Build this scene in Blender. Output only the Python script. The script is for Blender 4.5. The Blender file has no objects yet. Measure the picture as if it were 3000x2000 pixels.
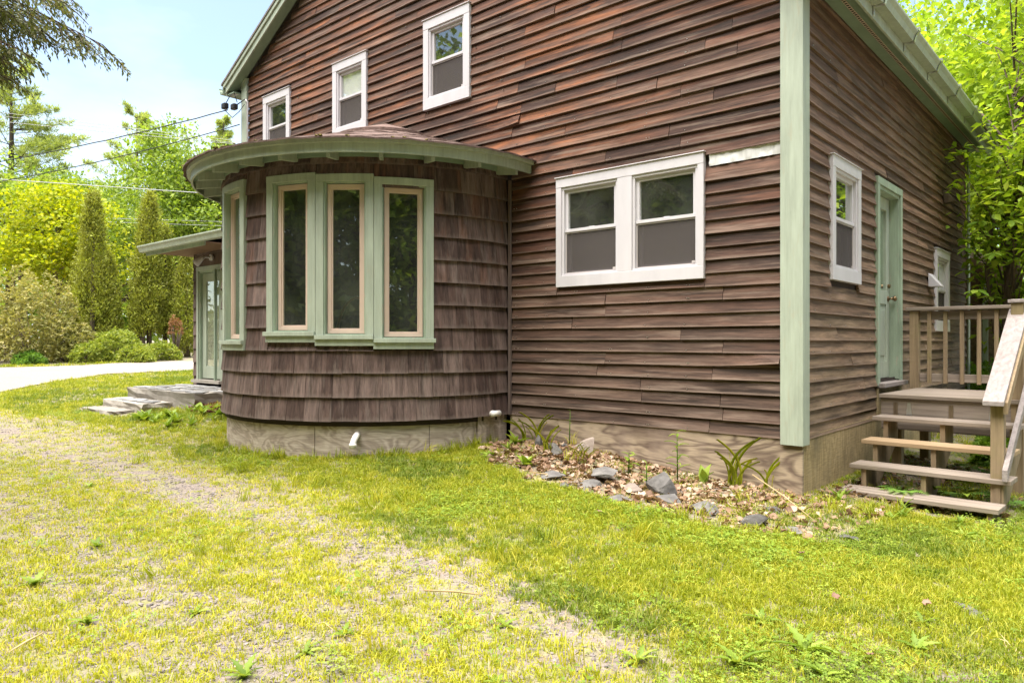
import bpy, bmesh, math, random
import numpy as np
from mathutils import Vector, Matrix
R_ = math.radians
random.seed(7)
rng = np.random.default_rng(11)
scene = bpy.context.scene
COL = scene.collection

# ------------------------------------------------------------------ camera, sky, sun, exposure
CAM = (2.07, -5.835, 1.25)
cam_d = bpy.data.cameras.new('camera')
cam_d.sensor_width = 36; cam_d.lens = 25.48; cam_d.clip_end = 900; cam_d.clip_start = 0.05
cam = bpy.data.objects.new('camera', cam_d); COL.objects.link(cam)
cam.location = CAM
FWD = Vector((-0.6598, 0.7514, 0)); RGT = Vector((0.7514, 0.6598, 0))
cam.rotation_euler = (R_(90), 0, math.atan2(0.6598, 0.7514))
scene.camera = cam

SUN_DIR = Vector((-0.08, -0.26, 0.96)).normalized()      # towards the sun
world = bpy.data.worlds.new('World'); scene.world = world; world.use_nodes = True
wn = world.node_tree.nodes; wl = world.node_tree.links; wn.clear()
sky = wn.new('ShaderNodeTexSky'); sky.sky_type = 'NISHITA'; sky.sun_disc = False
sky.sun_elevation = math.asin(SUN_DIR.z); sky.sun_rotation = math.atan2(SUN_DIR.x, SUN_DIR.y)
sky.air_density = 1.0; sky.dust_density = 1.6; sky.ozone_density = 0.7
bg = wn.new('ShaderNodeBackground'); bg.inputs[1].default_value = 0.080
# thin high cloud over the whole sky
tc = wn.new('ShaderNodeTexCoord'); mp = wn.new('ShaderNodeMapping'); mp.inputs['Scale'].default_value = (1, 1, 2.6)
nz = wn.new('ShaderNodeTexNoise'); nz.inputs['Scale'].default_value = 2.1; nz.inputs['Detail'].default_value = 7; nz.inputs['Roughness'].default_value = 0.55
rp = wn.new('ShaderNodeValToRGB'); rp.color_ramp.elements[0].position = 0.44; rp.color_ramp.elements[1].position = 0.82
rp.color_ramp.elements[0].color = (0.13, 0.13, 0.13, 1); rp.color_ramp.elements[1].color = (0.9, 0.9, 0.9, 1)
mx = wn.new('ShaderNodeMix'); mx.data_type = 'RGBA'; mx.inputs[7].default_value = (4.0, 4.5, 4.6, 1)
out = wn.new('ShaderNodeOutputWorld')
wl.new(tc.outputs['Generated'], mp.inputs['Vector']); wl.new(mp.outputs[0], nz.inputs['Vector'])
wl.new(nz.outputs[0], rp.inputs[0]); wl.new(rp.outputs[0], mx.inputs[0]); wl.new(sky.outputs[0], mx.inputs[6])
wl.new(mx.outputs[2], bg.inputs[0]); wl.new(bg.outputs[0], out.inputs[0])

sun_d = bpy.data.lights.new('sun', 'SUN'); sun_d.energy = 3.7; sun_d.angle = R_(70); sun_d.color = (1, 0.95, 0.88)
sun = bpy.data.objects.new('sun', sun_d); COL.objects.link(sun)
sun.rotation_euler = SUN_DIR.to_track_quat('Z', 'Y').to_euler()
scene.view_settings.view_transform = 'Standard'; scene.view_settings.look = 'None'
scene.view_settings.exposure = 2.1; scene.view_settings.gamma = 1.0
scene.view_settings.use_curve_mapping = False

# ------------------------------------------------------------------ helpers
def srgb(r, g, b):
    f = lambda c: (c / 12.92 if c <= 0.04045 else ((c + 0.055) / 1.055) ** 2.4)
    return (f(r / 255), f(g / 255), f(b / 255), 1)

def tag(o, label=None, cat=None, group=None, kind=None):
    if label: o['label'] = label
    if cat: o['category'] = cat
    if group: o['group'] = group
    if kind: o['kind'] = kind
    return o

def empty(name, loc=(0, 0, 0), rz=0, label=None, cat=None, group=None):
    o = bpy.data.objects.new(name, None); COL.objects.link(o)
    o.location = loc; o.rotation_euler = (0, 0, rz); o.empty_display_size = 0.1
    return tag(o, label, cat, group)

def link(name, me, parent=None, loc=None, rot=None, scl=None):
    o = bpy.data.objects.new(name, me); COL.objects.link(o)
    if parent: o.parent = parent
    if loc is not None: o.location = loc
    if rot is not None: o.rotation_euler = rot
    if scl is not None: o.scale = scl
    return o

def set_h(o, vals):
    """0 at the butt edge of a board, 1 at its upper edge"""
    a = o.data.attributes.new('h', 'FLOAT', 'POINT'); a.data.foreach_set('value', [float(x) for x in vals])

class MB:
    """collects vertices and faces of one mesh"""
    def __init__(s): s.v = []; s.f = []
    def add(s, v, f):
        n = len(s.v); s.v += [tuple(p) for p in v]; s.f += [tuple(i + n for i in q) for q in f]; return s
    def hexa(s, p):   # p: 8 points, bottom ring then top ring
        return s.add(p, [(3, 2, 1, 0), (4, 5, 6, 7), (0, 1, 5, 4), (1, 2, 6, 5), (2, 3, 7, 6), (3, 0, 4, 7)])
    def box(s, x0, x1, y0, y1, z0, z1):
        return s.hexa([(x0, y0, z0), (x1, y0, z0), (x1, y1, z0), (x0, y1, z0), (x0, y0, z1), (x1, y0, z1), (x1, y1, z1), (x0, y1, z1)])
    def mbox(s, m, u0, u1, v0, v1, w0, w1, n=1):
        """box in a wall's own (along, up, outward) frame, in n pieces along"""
        v = []; f = []
        for i in range(n + 1):
            u = u0 + (u1 - u0) * i / n
            v += [m(u, v0, w0), m(u, v1, w0), m(u, v1, w1), m(u, v0, w1)]
        for i in range(n):
            a = i * 4; b = a + 4
            for k in range(4): f.append((a + k, a + (k + 1) % 4, b + (k + 1) % 4, b + k))
        f += [(3, 2, 1, 0), (n * 4, n * 4 + 1, n * 4 + 2, n * 4 + 3)]
        return s.add(v, f)
    def tube(s, pts, rad, n=8, cap=True):
        pts = [Vector(p) for p in pts]; rad = rad if hasattr(rad, '__len__') else [rad] * len(pts)
        v = []; f = []; prev = None
        for i, p in enumerate(pts):
            d = (pts[min(i + 1, len(pts) - 1)] - pts[max(i - 1, 0)]).normalized()
            ref = prev if prev is not None else (Vector((0, 0, 1)) if abs(d.z) < 0.9 else Vector((1, 0, 0)))
            a = (ref - d * ref.dot(d)).normalized(); b = d.cross(a); prev = a
            for k in range(n):
                t = 2 * math.pi * k / n; v.append(p + (a * math.cos(t) + b * math.sin(t)) * rad[i])
        for i in range(len(pts) - 1):
            for k in range(n):
                f.append((i * n + k, i * n + (k + 1) % n, (i + 1) * n + (k + 1) % n, (i + 1) * n + k))
        if cap: f += [tuple(range(n - 1, -1, -1)), tuple((len(pts) - 1) * n + k for k in range(n))]
        return s.add(v, f)
    def prism(s, poly, axis, a, b):
        """poly: 2D points; axis 'x': (y,z), 'y': (x,z), 'z': (x,y); extruded from a to b"""
        g = {'x': lambda p, t: (t, p[0], p[1]), 'y': lambda p, t: (p[0], t, p[1]), 'z': lambda p, t: (p[0], p[1], t)}[axis]
        n = len(poly)
        return s.add([g(p, a) for p in poly] + [g(p, b) for p in poly],
                     [tuple(range(n - 1, -1, -1)), tuple(range(n, 2 * n))] + [(i, (i + 1) % n, n + (i + 1) % n, n + i) for i in range(n)])
    def mesh(s, name, mat, smooth=False, fix=True):
        me = bpy.data.meshes.new(name); me.from_pydata(s.v, [], s.f)
        if fix:
            b = bmesh.new(); b.from_mesh(me); bmesh.ops.recalc_face_normals(b, faces=b.faces); b.to_mesh(me); b.free()
        if mat: me.materials.append(mat)
        if smooth: me.polygons.foreach_set('use_smooth', [True] * len(me.polygons))
        return me
    def obj(s, name, mat, parent=None, smooth=False, bevel=0, fix=True):
        o = link(name, s.mesh(name, mat, smooth, fix), parent)
        if bevel:
            m = o.modifiers.new('bevel', 'BEVEL'); m.width = bevel; m.segments = 2; m.limit_method = 'ANGLE'
        return o

def np_mesh(name, verts, quads, mat, rnd=None, smooth=False):
    """fast mesh from numpy arrays (N,3) and (M,k)"""
    me = bpy.data.meshes.new(name); k = quads.shape[1]
    me.vertices.add(len(verts)); me.vertices.foreach_set('co', np.ascontiguousarray(verts, dtype=np.float32).ravel())
    me.loops.add(quads.size); me.loops.foreach_set('vertex_index', quads.astype(np.int32).ravel())
    me.polygons.add(len(quads)); me.polygons.foreach_set('loop_start', np.arange(0, quads.size, k, dtype=np.int32))
    if smooth: me.polygons.foreach_set('use_smooth', np.ones(len(quads), dtype=bool))
    me.update(calc_edges=True)
    if rnd is not None:
        a = me.attributes.new('rnd', 'FLOAT', 'POINT'); a.data.foreach_set('value', np.ascontiguousarray(rnd, dtype=np.float32))
    me.materials.append(mat)
    return me

# ------------------------------------------------------------------ materials
class NT:
    def __init__(s, name):
        s.m = bpy.data.materials.new(name); s.m.use_nodes = True
        s.n = s.m.node_tree.nodes; s.l = s.m.node_tree.links; s.n.clear()
        s.out = s.n.new('ShaderNodeOutputMaterial')
    def node(s, t, **kw):
        n = s.n.new('ShaderNode' + t)
        for k, v in kw.items(): setattr(n, k, v)
        return n
    def put(s, node, sock, val):
        if isinstance(val, bpy.types.NodeSocket): s.l.new(val, node.inputs[sock])
        else: node.inputs[sock].default_value = val
    def coord(s, which='Object', scale=(1, 1, 1), off=None, rot=(0, 0, 0)):
        c = s.node('TexCoord'); m = s.node('Mapping'); m.inputs['Scale'].default_value = scale; m.inputs['Rotation'].default_value = rot
        v = c.outputs[which]
        if off is not None:
            a = s.node('VectorMath', operation='ADD'); s.l.new(v, a.inputs[0]); s.l.new(off, a.inputs[1]); v = a.outputs[0]
        s.l.new(v, m.inputs['Vector']); return m.outputs[0]
    def noise(s, vec, scale, detail=4, rough=0.55, dist=0):
        n = s.node('TexNoise'); s.l.new(vec, n.inputs['Vector'])
        n.inputs['Scale'].default_value = scale; n.inputs['Detail'].default_value = detail
        n.inputs['Roughness'].default_value = rough; n.inputs['Distortion'].default_value = dist
        return n.outputs[0]
    def ramp(s, fac, stops, interp='LINEAR'):
        r = s.node('ValToRGB'); e = r.color_ramp.elements; r.color_ramp.interpolation = interp
        while len(e) < len(stops): e.new(0.5)
        for i, (p, c) in enumerate(stops):
            e[i].position = p; e[i].color = c if len(c) == 4 else (*c, 1)
        s.l.new(fac, r.inputs[0]); return r.outputs[0]
    def mix(s, fac, a, b, mode='MIX'):
        m = s.node('Mix', data_type='RGBA', blend_type=mode)
        s.put(m, 0, fac); s.put(m, 6, a); s.put(m, 7, b); return m.outputs[2]
    def math(s, op, a, b=0.0, clamp=False):
        m = s.node('Math', operation=op, use_clamp=clamp); s.put(m, 0, a); s.put(m, 1, b); return m.outputs[0]
    def rand(s): return s.node('ObjectInfo').outputs['Random']
    def bump(s, h, strength=0.3, dist=0.01):
        b = s.node('Bump'); b.inputs['Strength'].default_value = strength; b.inputs['Distance'].default_value = dist
        s.l.new(h, b.inputs['Height']); return b.outputs[0]
    def principled(s, col, rough=0.7, spec=0.3, normal=None, metal=0.0):
        p = s.node('BsdfPrincipled'); s.put(p, 'Base Color', col); s.put(p, 'Roughness', rough)
        s.put(p, 'Specular IOR Level', spec); s.put(p, 'Metallic', metal)
        if normal is not None: s.l.new(normal, p.inputs['Normal'])
        s.l.new(p.outputs[0], s.out.inputs[0]); return s.m

def g3(v): return (v, v, v, 1)

def wood_boards(name, axis, cols, orange, grain=26.0, streak=1.0, rough=0.75, low_grey=True, tone=(0.50, 1.30), worn=(0.27, 0.20, 0.155, 1), wornamt=0.30):
    """weathered boards: a tone for each board, grain along its length, faded stain in patches, bleached butt edges.  axis = index of the grain direction"""
    t = NT(name); r = t.rand()
    comb = t.node('CombineXYZ')
    for i, k in enumerate((37.0, 11.0, 23.0)):
        t.l.new(t.math('MULTIPLY', r, k), comb.inputs[i])
    sc = [grain, grain, grain]; sc[axis] = grain * 0.04
    v = t.coord('Object', tuple(sc), comb.outputs[0])
    fine = t.noise(v, 1.6, 8, 0.72, 0.35)
    sc2 = [6, 6, 6]; sc2[axis] = 0.65
    v2 = t.coord('Object', tuple(sc2), comb.outputs[0]); patch = t.noise(v2, 1.0, 5, 0.65, 0.6)
    base = t.ramp(r, [(0.0, cols[0]), (0.3, cols[1]), (0.62, cols[2]), (1.0, cols[3])])
    p = t.ramp(patch, [(0.47, g3(0)), (0.64, g3(1))])
    vw = t.coord('Object', (0.30, 0.30, 0.45)); zone = t.noise(vw, 1.0, 2, 0.5)
    pz = t.math('MULTIPLY', p, t.ramp(zone, [(0.40, g3(0.08)), (0.58, g3(1))]))
    sep = t.node('SeparateXYZ'); tcn = t.node('TexCoord'); t.l.new(tcn.outputs['Object'], sep.inputs[0])
    if low_grey:
        pz = t.math('MULTIPLY', pz, t.ramp(t.math('MULTIPLY', sep.outputs[2], 0.2), [(0.42, g3(0.06)), (0.66, g3(1))]))
    c = t.mix(pz, base, orange)
    if low_grey:
        hz = t.math('ADD', sep.outputs[2], t.math('MULTIPLY', t.math('SUBTRACT', patch, 0.5), 4.5))
        gl = t.ramp(t.math('MULTIPLY', hz, 0.25), [(0.10, g3(0.66)), (0.66, g3(0.0))])
        c = t.mix(gl, c, cols[4])
    c = t.mix(1.0, c, t.ramp(fine, [(0.30, g3(tone[0])), (0.52, g3(1.0)), (0.72, g3(tone[1]))]), 'MULTIPLY')
    v3 = t.coord('Object', tuple(x * 0.5 for x in sc), comb.outputs[0]); dk = t.noise(v3, 1.3, 4, 0.7)
    c = t.mix(t.ramp(dk, [(0.50, g3(0)), (0.66, g3(0.85 * streak))]), c, cols[5])
    scm = [13, 13, 13]; scm[axis] = 1.5
    vm = t.coord('Object', tuple(scm), comb.outputs[0]); mid = t.noise(vm, 1.0, 5, 0.68, 0.5)
    c = t.mix(1.0, c, t.ramp(mid, [(0.28, g3(0.55)), (0.5, g3(1.0)), (0.72, g3(1.55))]), 'MULTIPLY')
    scg = [16, 16, 16]; scg[axis] = 1.0
    gn = t.noise(t.coord('Object', tuple(scg), comb.outputs[0], (0.0, 0.0, 0.0)), 0.9, 4, 0.7, 0.2)
    c = t.mix(t.ramp(gn, [(0.54, g3(0)), (0.70, g3(0.5))]), c, worn)
    at_ = t.node('Attribute', attribute_name='h'); nz = t.noise(v2, 3.0, 4, 0.7)
    edge = t.math('SUBTRACT', at_.outputs['Fac'], t.math('MULTIPLY', t.math('SUBTRACT', nz, 0.45), 0.5))
    c = t.mix(t.math('MULTIPLY', t.ramp(edge, [(0.0, g3(1)), (0.13, g3(0))]), wornamt), c, worn)
    return t.principled(c, rough, 0.22, t.bump(fine, 0.5, 0.005))

M = {}
brown = [(0.042, 0.021, 0.015, 1), (0.066, 0.031, 0.021, 1), (0.090, 0.043, 0.029, 1), (0.122, 0.068, 0.047, 1), (0.104, 0.072, 0.055, 1), (0.019, 0.012, 0.009, 1)]
M['clap'] = wood_boards('weathered_clapboard', 0, brown, (0.235, 0.088, 0.038, 1))
bs = [(0.081, 0.047, 0.032, 1), (0.116, 0.068, 0.046, 1), (0.149, 0.088, 0.059, 1), (0.193, 0.118, 0.079, 1), (0.204, 0.150, 0.094, 1), (0.050, 0.032, 0.022, 1)]
M['clap_side'] = wood_boards('weathered_side_clapboard', 1, bs, (0.26, 0.135, 0.09, 1))
sh = [(0.056, 0.035, 0.030, 1), (0.084, 0.054, 0.046, 1), (0.112, 0.075, 0.065, 1), (0.158, 0.112, 0.098, 1), (0.15, 0.12, 0.11, 1), (0.028, 0.018, 0.015, 1)]
M['shingle'] = wood_boards('weathered_cedar_shingle', 2, sh, (0.125, 0.064, 0.045, 1), 24, 0.8, 0.8, False, (0.62, 1.22), (0.19, 0.15, 0.13, 1), 0.35)

def paint(name, col, wear=None, rough=0.5, var=0.12, wearamt=0.5, scale=7.0):
    t = NT(name); v = t.coord('Object', (scale, scale, scale * 0.25)); n = t.noise(v, 1.0, 5, 0.6)
    c = t.mix(t.ramp(n, [(0.3, g3(0)), (0.7, g3(1))]), tuple(x * (1 - var) for x in col[:3]) + (1,), tuple(min(1, x * (1 + var)) for x in col[:3]) + (1,))
    if wear:
        n2 = t.noise(t.coord('Object', (18, 18, 4.0)), 1.0, 6, 0.7, 0.5)
        c = t.mix(t.ramp(n2, [(0.57, g3(0)), (0.68, g3(wearamt))]), c, wear)
        n3 = t.noise(t.coord('Object', (30, 30, 2.0)), 1.0, 5, 0.7)
        c = t.mix(1.0, c, t.ramp(n3, [(0.3, g3(0.84)), (0.65, g3(1.06))]), 'MULTIPLY')
    return t.principled(c, rough, 0.35, t.bump(n, 0.1, 0.003))
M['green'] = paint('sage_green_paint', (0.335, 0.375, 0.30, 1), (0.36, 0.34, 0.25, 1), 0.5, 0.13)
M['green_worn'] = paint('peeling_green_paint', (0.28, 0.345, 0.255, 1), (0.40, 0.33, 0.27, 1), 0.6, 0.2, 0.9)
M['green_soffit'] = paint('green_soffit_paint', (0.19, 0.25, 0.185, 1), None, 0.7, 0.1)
M['white'] = paint('white_vinyl', (0.52, 0.495, 0.515, 1), None, 0.4, 0.06)
M['screenframe'] = paint('grey_screen_frame', (0.42, 0.38, 0.37, 1), None, 0.4, 0.05)
M['tan'] = paint('tan_sash_paint', (0.56, 0.43, 0.35, 1), None, 0.4, 0.05)
M['pvc'] = paint('white_plastic_pipe', (0.72, 0.68, 0.63, 1), (0.35, 0.27, 0.2, 1), 0.35, 0.05, 0.6)
M['dark'] = paint('dark_void_board', (0.02, 0.018, 0.016, 1), None, 0.9)
M['inner'] = paint('interior_wall_paint', (0.14, 0.12, 0.10, 1), None, 0.9)
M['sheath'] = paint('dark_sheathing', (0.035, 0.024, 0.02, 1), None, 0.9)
M['blackplastic'] = paint('black_cable_rubber', (0.02, 0.02, 0.022, 1), None, 0.5)
M['cable_pale'] = paint('pale_weathered_cable', (0.42, 0.42, 0.42, 1), None, 0.5)
M['brass'] = NT('old_brass').principled((0.20, 0.13, 0.07, 1), 0.35, 0.5, None, 0.9)
M['steel'] = NT('galvanised_steel').principled((0.55, 0.55, 0.52, 1), 0.35, 0.5, None, 0.9)
M['chairwood'] = NT('red_brown_chair_wood').principled((0.30, 0.10, 0.05, 1), 0.4, 0.4)
M['blindcream'] = paint('cream_slat_blind', (0.66, 0.62, 0.50, 1), None, 0.6, 0.03)
M['fabric'] = paint('lilac_white_blind', (0.86, 0.80, 0.86, 1), None, 0.8, 0.03)
M['housewrap'] = paint('silvery_house_wrap', (0.60, 0.59, 0.58, 1), (0.4, 0.4, 0.42, 1), 0.35, 0.12, 0.4, 20)

def glass_mat():
    t = NT('window_glass'); fr = t.node('Fresnel'); fr.inputs['IOR'].default_value = 1.5
    f = t.math('MULTIPLY', fr.outputs[0], 2.7, True); f = t.math('ADD', f, 0.06, True); bf = t.node('NewGeometry'); f = t.math('MULTIPLY', f, t.math('SUBTRACT', 1.0, bf.outputs['Backfacing']))
    tr = t.node('BsdfTransparent'); tr.inputs[0].default_value = (0.93, 0.95, 0.93, 1)
    gl = t.node('BsdfGlossy'); gl.inputs['Roughness'].default_value = 0.015; gl.inputs[0].default_value = (0.95, 1, 0.95, 1)
    n = t.noise(t.coord('Object', (1.3, 1.3, 1.3)), 1.0, 1); b = t.bump(n, 0.05, 0.02); t.l.new(b, gl.inputs['Normal'])
    mxs = t.node('MixShader'); t.l.new(f, mxs.inputs[0]); t.l.new(tr.outputs[0], mxs.inputs[1]); t.l.new(gl.outputs[0], mxs.inputs[2])
    df = t.node('BsdfDiffuse'); df.inputs[0].default_value = (0.42, 0.44, 0.38, 1); m2 = t.node('MixShader')
    dn = t.noise(t.coord('Object', (3.0, 3.0, 1.6)), 1.0, 5, 0.6); t.l.new(t.ramp(dn, [(0.3, g3(0.012)), (0.75, g3(0.06))]), m2.inputs[0])
    t.l.new(mxs.outputs[0], m2.inputs[1]); t.l.new(df.outputs[0], m2.inputs[2]); t.l.new(m2.outputs[0], t.out.inputs[0]); return t.m
M['glass'] = glass_mat()
def screen_mat():
    t = NT('insect_screen_mesh'); tr = t.node('BsdfTransparent'); d = t.node('BsdfDiffuse'); d.inputs[0].default_value = (0.105, 0.092, 0.088, 1)
    mxs = t.node('MixShader'); mxs.inputs[0].default_value = 0.56
    t.l.new(tr.outputs[0], mxs.inputs[1]); t.l.new(d.outputs[0], mxs.inputs[2]); t.l.new(mxs.outputs[0], t.out.inputs[0]); return t.m
M['screen'] = screen_mat()

def plywood(name, a, b, scale=(1.2, 1.2, 9), moss=None, contrast=1.0):
    t = NT(name); v = t.coord('Object', scale); n = t.noise(v, 1.0, 3, 0.5, 1.4)
    bands = t.math('FRACT', t.math('MULTIPLY', n, 7.0))
    tri = t.math('ABSOLUTE', t.math('SUBTRACT', bands, 0.5))
    c = t.mix(t.ramp(tri, [(0.05, g3(0)), (0.4, g3(contrast))]), a, b)
    fine = t.noise(t.coord('Object', (8, 8, 90)), 1.0, 5, 0.6); c = t.mix(1.0, c, t.ramp(fine, [(0.3, g3(0.75)), (0.7, g3(1.15))]), 'MULTIPLY')
    st = t.noise(t.coord('Object', (2.2, 2.2, 0.9)), 1.0, 4, 0.6)
    c = t.mix(t.ramp(st, [(0.5, g3(0)), (0.68, g3(0.55))]), c, moss or (0.13, 0.105, 0.085, 1))
    return t.principled(c, 0.8, 0.2, t.bump(tri, 0.25, 0.004))
M['ply_bay'] = plywood('pale_weathered_plywood', (0.30, 0.24, 0.195, 1), (0.46, 0.385, 0.32, 1), (1.5, 1.5, 3.2), (0.24, 0.19, 0.15, 1))
M['ply_wall'] = plywood('brown_weathered_plywood', (0.16, 0.115, 0.085, 1), (0.37, 0.29, 0.205, 1), (0.8, 0.8, 3.4), (0.27, 0.20, 0.165, 1), 1.0)
M['ply_side'] = plywood('mossy_stained_plywood', (0.27, 0.20, 0.10, 1), (0.40, 0.31, 0.17, 1), (7, 7, 0.9), (0.07, 0.062, 0.042, 1), 0.6)

def deckwood(name, axis, a, b, moss=0.35):
    t = NT(name); r = t.rand(); comb = t.node('CombineXYZ'); t.l.new(t.math('MULTIPLY', r, 31.0), comb.inputs[0]); t.l.new(t.math('MULTIPLY', r, 17.0), comb.inputs[2])
    sc = [30, 30, 30]; sc[axis] = 1.3
    f = t.noise(t.coord('Object', tuple(sc), comb.outputs[0]), 1.0, 6, 0.65, 0.3)
    c = t.mix(t.ramp(f, [(0.25, g3(0)), (0.75, g3(1))]), a, b)
    c = t.mix(t.math('MULTIPLY', t.ramp(r, [(0, g3(0)), (1, g3(1))]), 0.25), c, (0.10, 0.075, 0.06, 1))
    m = t.noise(t.coord('Object', (3, 3, 3), comb.outputs[0]), 1.0, 4, 0.6)
    c = t.mix(t.ramp(m, [(0.52, g3(0)), (0.72, g3(moss))]), c, (0.16, 0.15, 0.045, 1))
    return t.principled(c, 0.8, 0.2, t.bump(f, 0.35, 0.004))
M['deck_x'] = deckwood('grey_deck_board', 0, (0.13, 0.102, 0.080, 1), (0.37, 0.305, 0.25, 1), 0.15)
M['deck_y'] = deckwood('pale_handrail_board', 1, (0.18, 0.15, 0.14, 1), (0.36, 0.315, 0.30, 1), 0.05)
M['deck_z'] = deckwood('mossy_deck_post', 2, (0.16, 0.115, 0.07, 1), (0.36, 0.265, 0.16, 1), 0.5)
M['deck_new'] = deckwood('fresh_yellow_tread', 0, (0.30, 0.20, 0.11, 1), (0.46, 0.33, 0.20, 1), 0.05)

M['soffit_wood'] = deckwood('brown_soffit_boards', 0, (0.13, 0.075, 0.045, 1), (0.22, 0.13, 0.08, 1), 0.0)
def stone(name, a, b, scale=6, rough=0.8):
    t = NT(name); v = t.coord('Object', (scale,) * 3); n = t.noise(v, 1.0, 7, 0.62, 0.3); r = t.rand()
    c = t.mix(t.ramp(n, [(0.3, g3(0)), (0.7, g3(1))]), a, b)
    c = t.mix(1.0, c, t.ramp(r, [(0, g3(0.66)), (1, g3(1.22))]), 'MULTIPLY')
    return t.principled(c, rough, 0.3, t.bump(n, 0.5, 0.02))
M['slate'] = stone('grey_slate', (0.065, 0.060, 0.056, 1), (0.185, 0.172, 0.160, 1), 9)
M['slate_pale'] = stone('pale_slate_paving', (0.18, 0.175, 0.17, 1), (0.30, 0.295, 0.29, 1), 8)
M['fieldstone'] = stone('brown_grey_fieldstone', (0.20, 0.155, 0.125, 1), (0.33, 0.275, 0.235, 1), 6)
M['concrete'] = stone('pale_concrete', (0.21, 0.185, 0.155, 1), (0.32, 0.29, 0.25, 1), 5)
M['pebble'] = stone('gravel_pebble', (0.15, 0.125, 0.115, 1), (0.40, 0.345, 0.32, 1), 30)
M['roof'] = stone('reddish_asphalt_shingle', (0.085, 0.055, 0.046, 1), (0.18, 0.118, 0.100, 1), 16, 0.9)
M['rooftop'] = stone('dark_asphalt_shingle', (0.10, 0.085, 0.075, 1), (0.17, 0.15, 0.135, 1), 16, 0.9)
M['moss'] = stone('roof_moss', (0.10, 0.085, 0.02, 1), (0.19, 0.15, 0.04, 1), 25, 1.0)
M['mulch'] = stone('red_bark_mulch', (0.10, 0.035, 0.02, 1), (0.21, 0.085, 0.05, 1), 40, 0.95)

def leafmat(name, a, b, c=None, trans=0.45, attr=True, rough=0.55, spec=0.25):
    t = NT(name)
    if attr:
        an = t.node('Attribute', attribute_name='rnd'); r = an.outputs['Fac']
    else: r = t.rand()
    col = t.ramp(r, [(0.0, a), (0.65, b), (1.0, c or b)])
    p = t.node('BsdfPrincipled'); t.l.new(col, p.inputs['Base Color']); p.inputs['Roughness'].default_value = rough; p.inputs['Specular IOR Level'].default_value = spec
    tr = t.node('BsdfTranslucent'); t.l.new(t.mix(1.0, col, (1.25, 1.25, 0.55, 1), 'MULTIPLY'), tr.inputs[0])
    mxs = t.node('MixShader'); mxs.inputs[0].default_value = trans
    t.l.new(p.outputs[0], mxs.inputs[1]); t.l.new(tr.outputs[0], mxs.inputs[2]); t.l.new(mxs.outputs[0], t.out.inputs[0]); return t.m
M['leaf_right'] = leafmat('bright_spring_leaf', (0.14, 0.23, 0.02, 1), (0.28, 0.39, 0.03, 1), (0.42, 0.50, 0.06, 1), 0.5)
M['leaf_oak'] = leafmat('oak_leaf', (0.13, 0.20, 0.03, 1), (0.24, 0.33, 0.05, 1), (0.36, 0.43, 0.08, 1))
M['leaf_maple'] = leafmat('yellow_green_maple_leaf', (0.20, 0.26, 0.01, 1), (0.36, 0.40, 0.012, 1), (0.50, 0.48, 0.02, 1))
M['needle'] = leafmat('pine_needles', (0.22, 0.27, 0.09, 1), (0.36, 0.41, 0.13, 1), (0.46, 0.50, 0.17, 1), 0.5)
M['arbor'] = leafmat('arborvitae_spray', (0.17, 0.17, 0.04, 1), (0.34, 0.36, 0.055, 1), (0.50, 0.58, 0.08, 1), 0.3)
M['rhodo'] = leafmat('rhododendron_leaf', (0.20, 0.21, 0.06, 1), (0.40, 0.37, 0.13, 1), (0.56, 0.47, 0.22, 1), 0.3)
M['shrub'] = leafmat('low_shrub_leaf', (0.13, 0.18, 0.03, 1), (0.28, 0.33, 0.05, 1), (0.44, 0.43, 0.10, 1), 0.35)
M['cedar'] = leafmat('overhanging_cedar_spray', (0.06, 0.075, 0.03, 1), (0.13, 0.15, 0.045, 1), (0.20, 0.17, 0.08, 1), 0.35)
M['dead'] = leafmat('dead_brown_twig_leaf', (0.20, 0.09, 0.04, 1), (0.34, 0.17, 0.08, 1), None, 0.2)
M['darkleaf'] = leafmat('dark_forest_leaf', (0.06, 0.095, 0.025, 1), (0.13, 0.17, 0.04, 1), (0.21, 0.25, 0.06, 1), 0.35)
M['weed'] = leafmat('weed_leaf', (0.12, 0.19, 0.02, 1), (0.20, 0.28, 0.03, 1), (0.29, 0.36, 0.06, 1), 0.3, False)
M['weed_far'] = leafmat('weed_leaf_mass', (0.09, 0.17, 0.02, 1), (0.19, 0.30, 0.03, 1), (0.30, 0.40, 0.06, 1), 0.35)
M['fern'] = leafmat('fern_frond', (0.09, 0.19, 0.03, 1), (0.18, 0.32, 0.05, 1), (0.26, 0.40, 0.08, 1), 0.35)
M['grass'] = leafmat('lawn_grass_blade', (0.18, 0.225, 0.012, 1), (0.31, 0.335, 0.018, 1), (0.45, 0.41, 0.05, 1), 0.35, False)
M['grass_thin'] = leafmat('thin_yellow_grass_blade', (0.25, 0.28, 0.012, 1), (0.42, 0.42, 0.018, 1), (0.54, 0.47, 0.06, 1), 0.35, False)
M['straw'] = leafmat('dry_straw', (0.40, 0.28, 0.13, 1), (0.55, 0.42, 0.22, 1), None, 0.2, False)
M['clover'] = leafmat('clover_leaf', (0.13, 0.21, 0.02, 1), (0.23, 0.32, 0.03, 1), (0.33, 0.40, 0.06, 1), 0.35, False)
M['litter'] = leafmat('dry_oak_leaf', (0.13, 0.07, 0.04, 1), (0.32, 0.20, 0.125, 1), (0.52, 0.40, 0.30, 1), 0.15, False)
M['fallen'] = leafmat('fallen_brown_leaf', (0.16, 0.09, 0.06, 1), (0.26, 0.16, 0.11, 1), None, 0.1, False)
def bark(name, a, b):
    t = NT(name); n = t.noise(t.coord('Object', (14, 14, 3)), 1.0, 6, 0.65); return t.principled(t.mix(t.ramp(n, [(0.3, g3(0)), (0.7, g3(1))]), a, b), 0.9, 0.15, t.bump(n, 0.6, 0.02))
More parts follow.
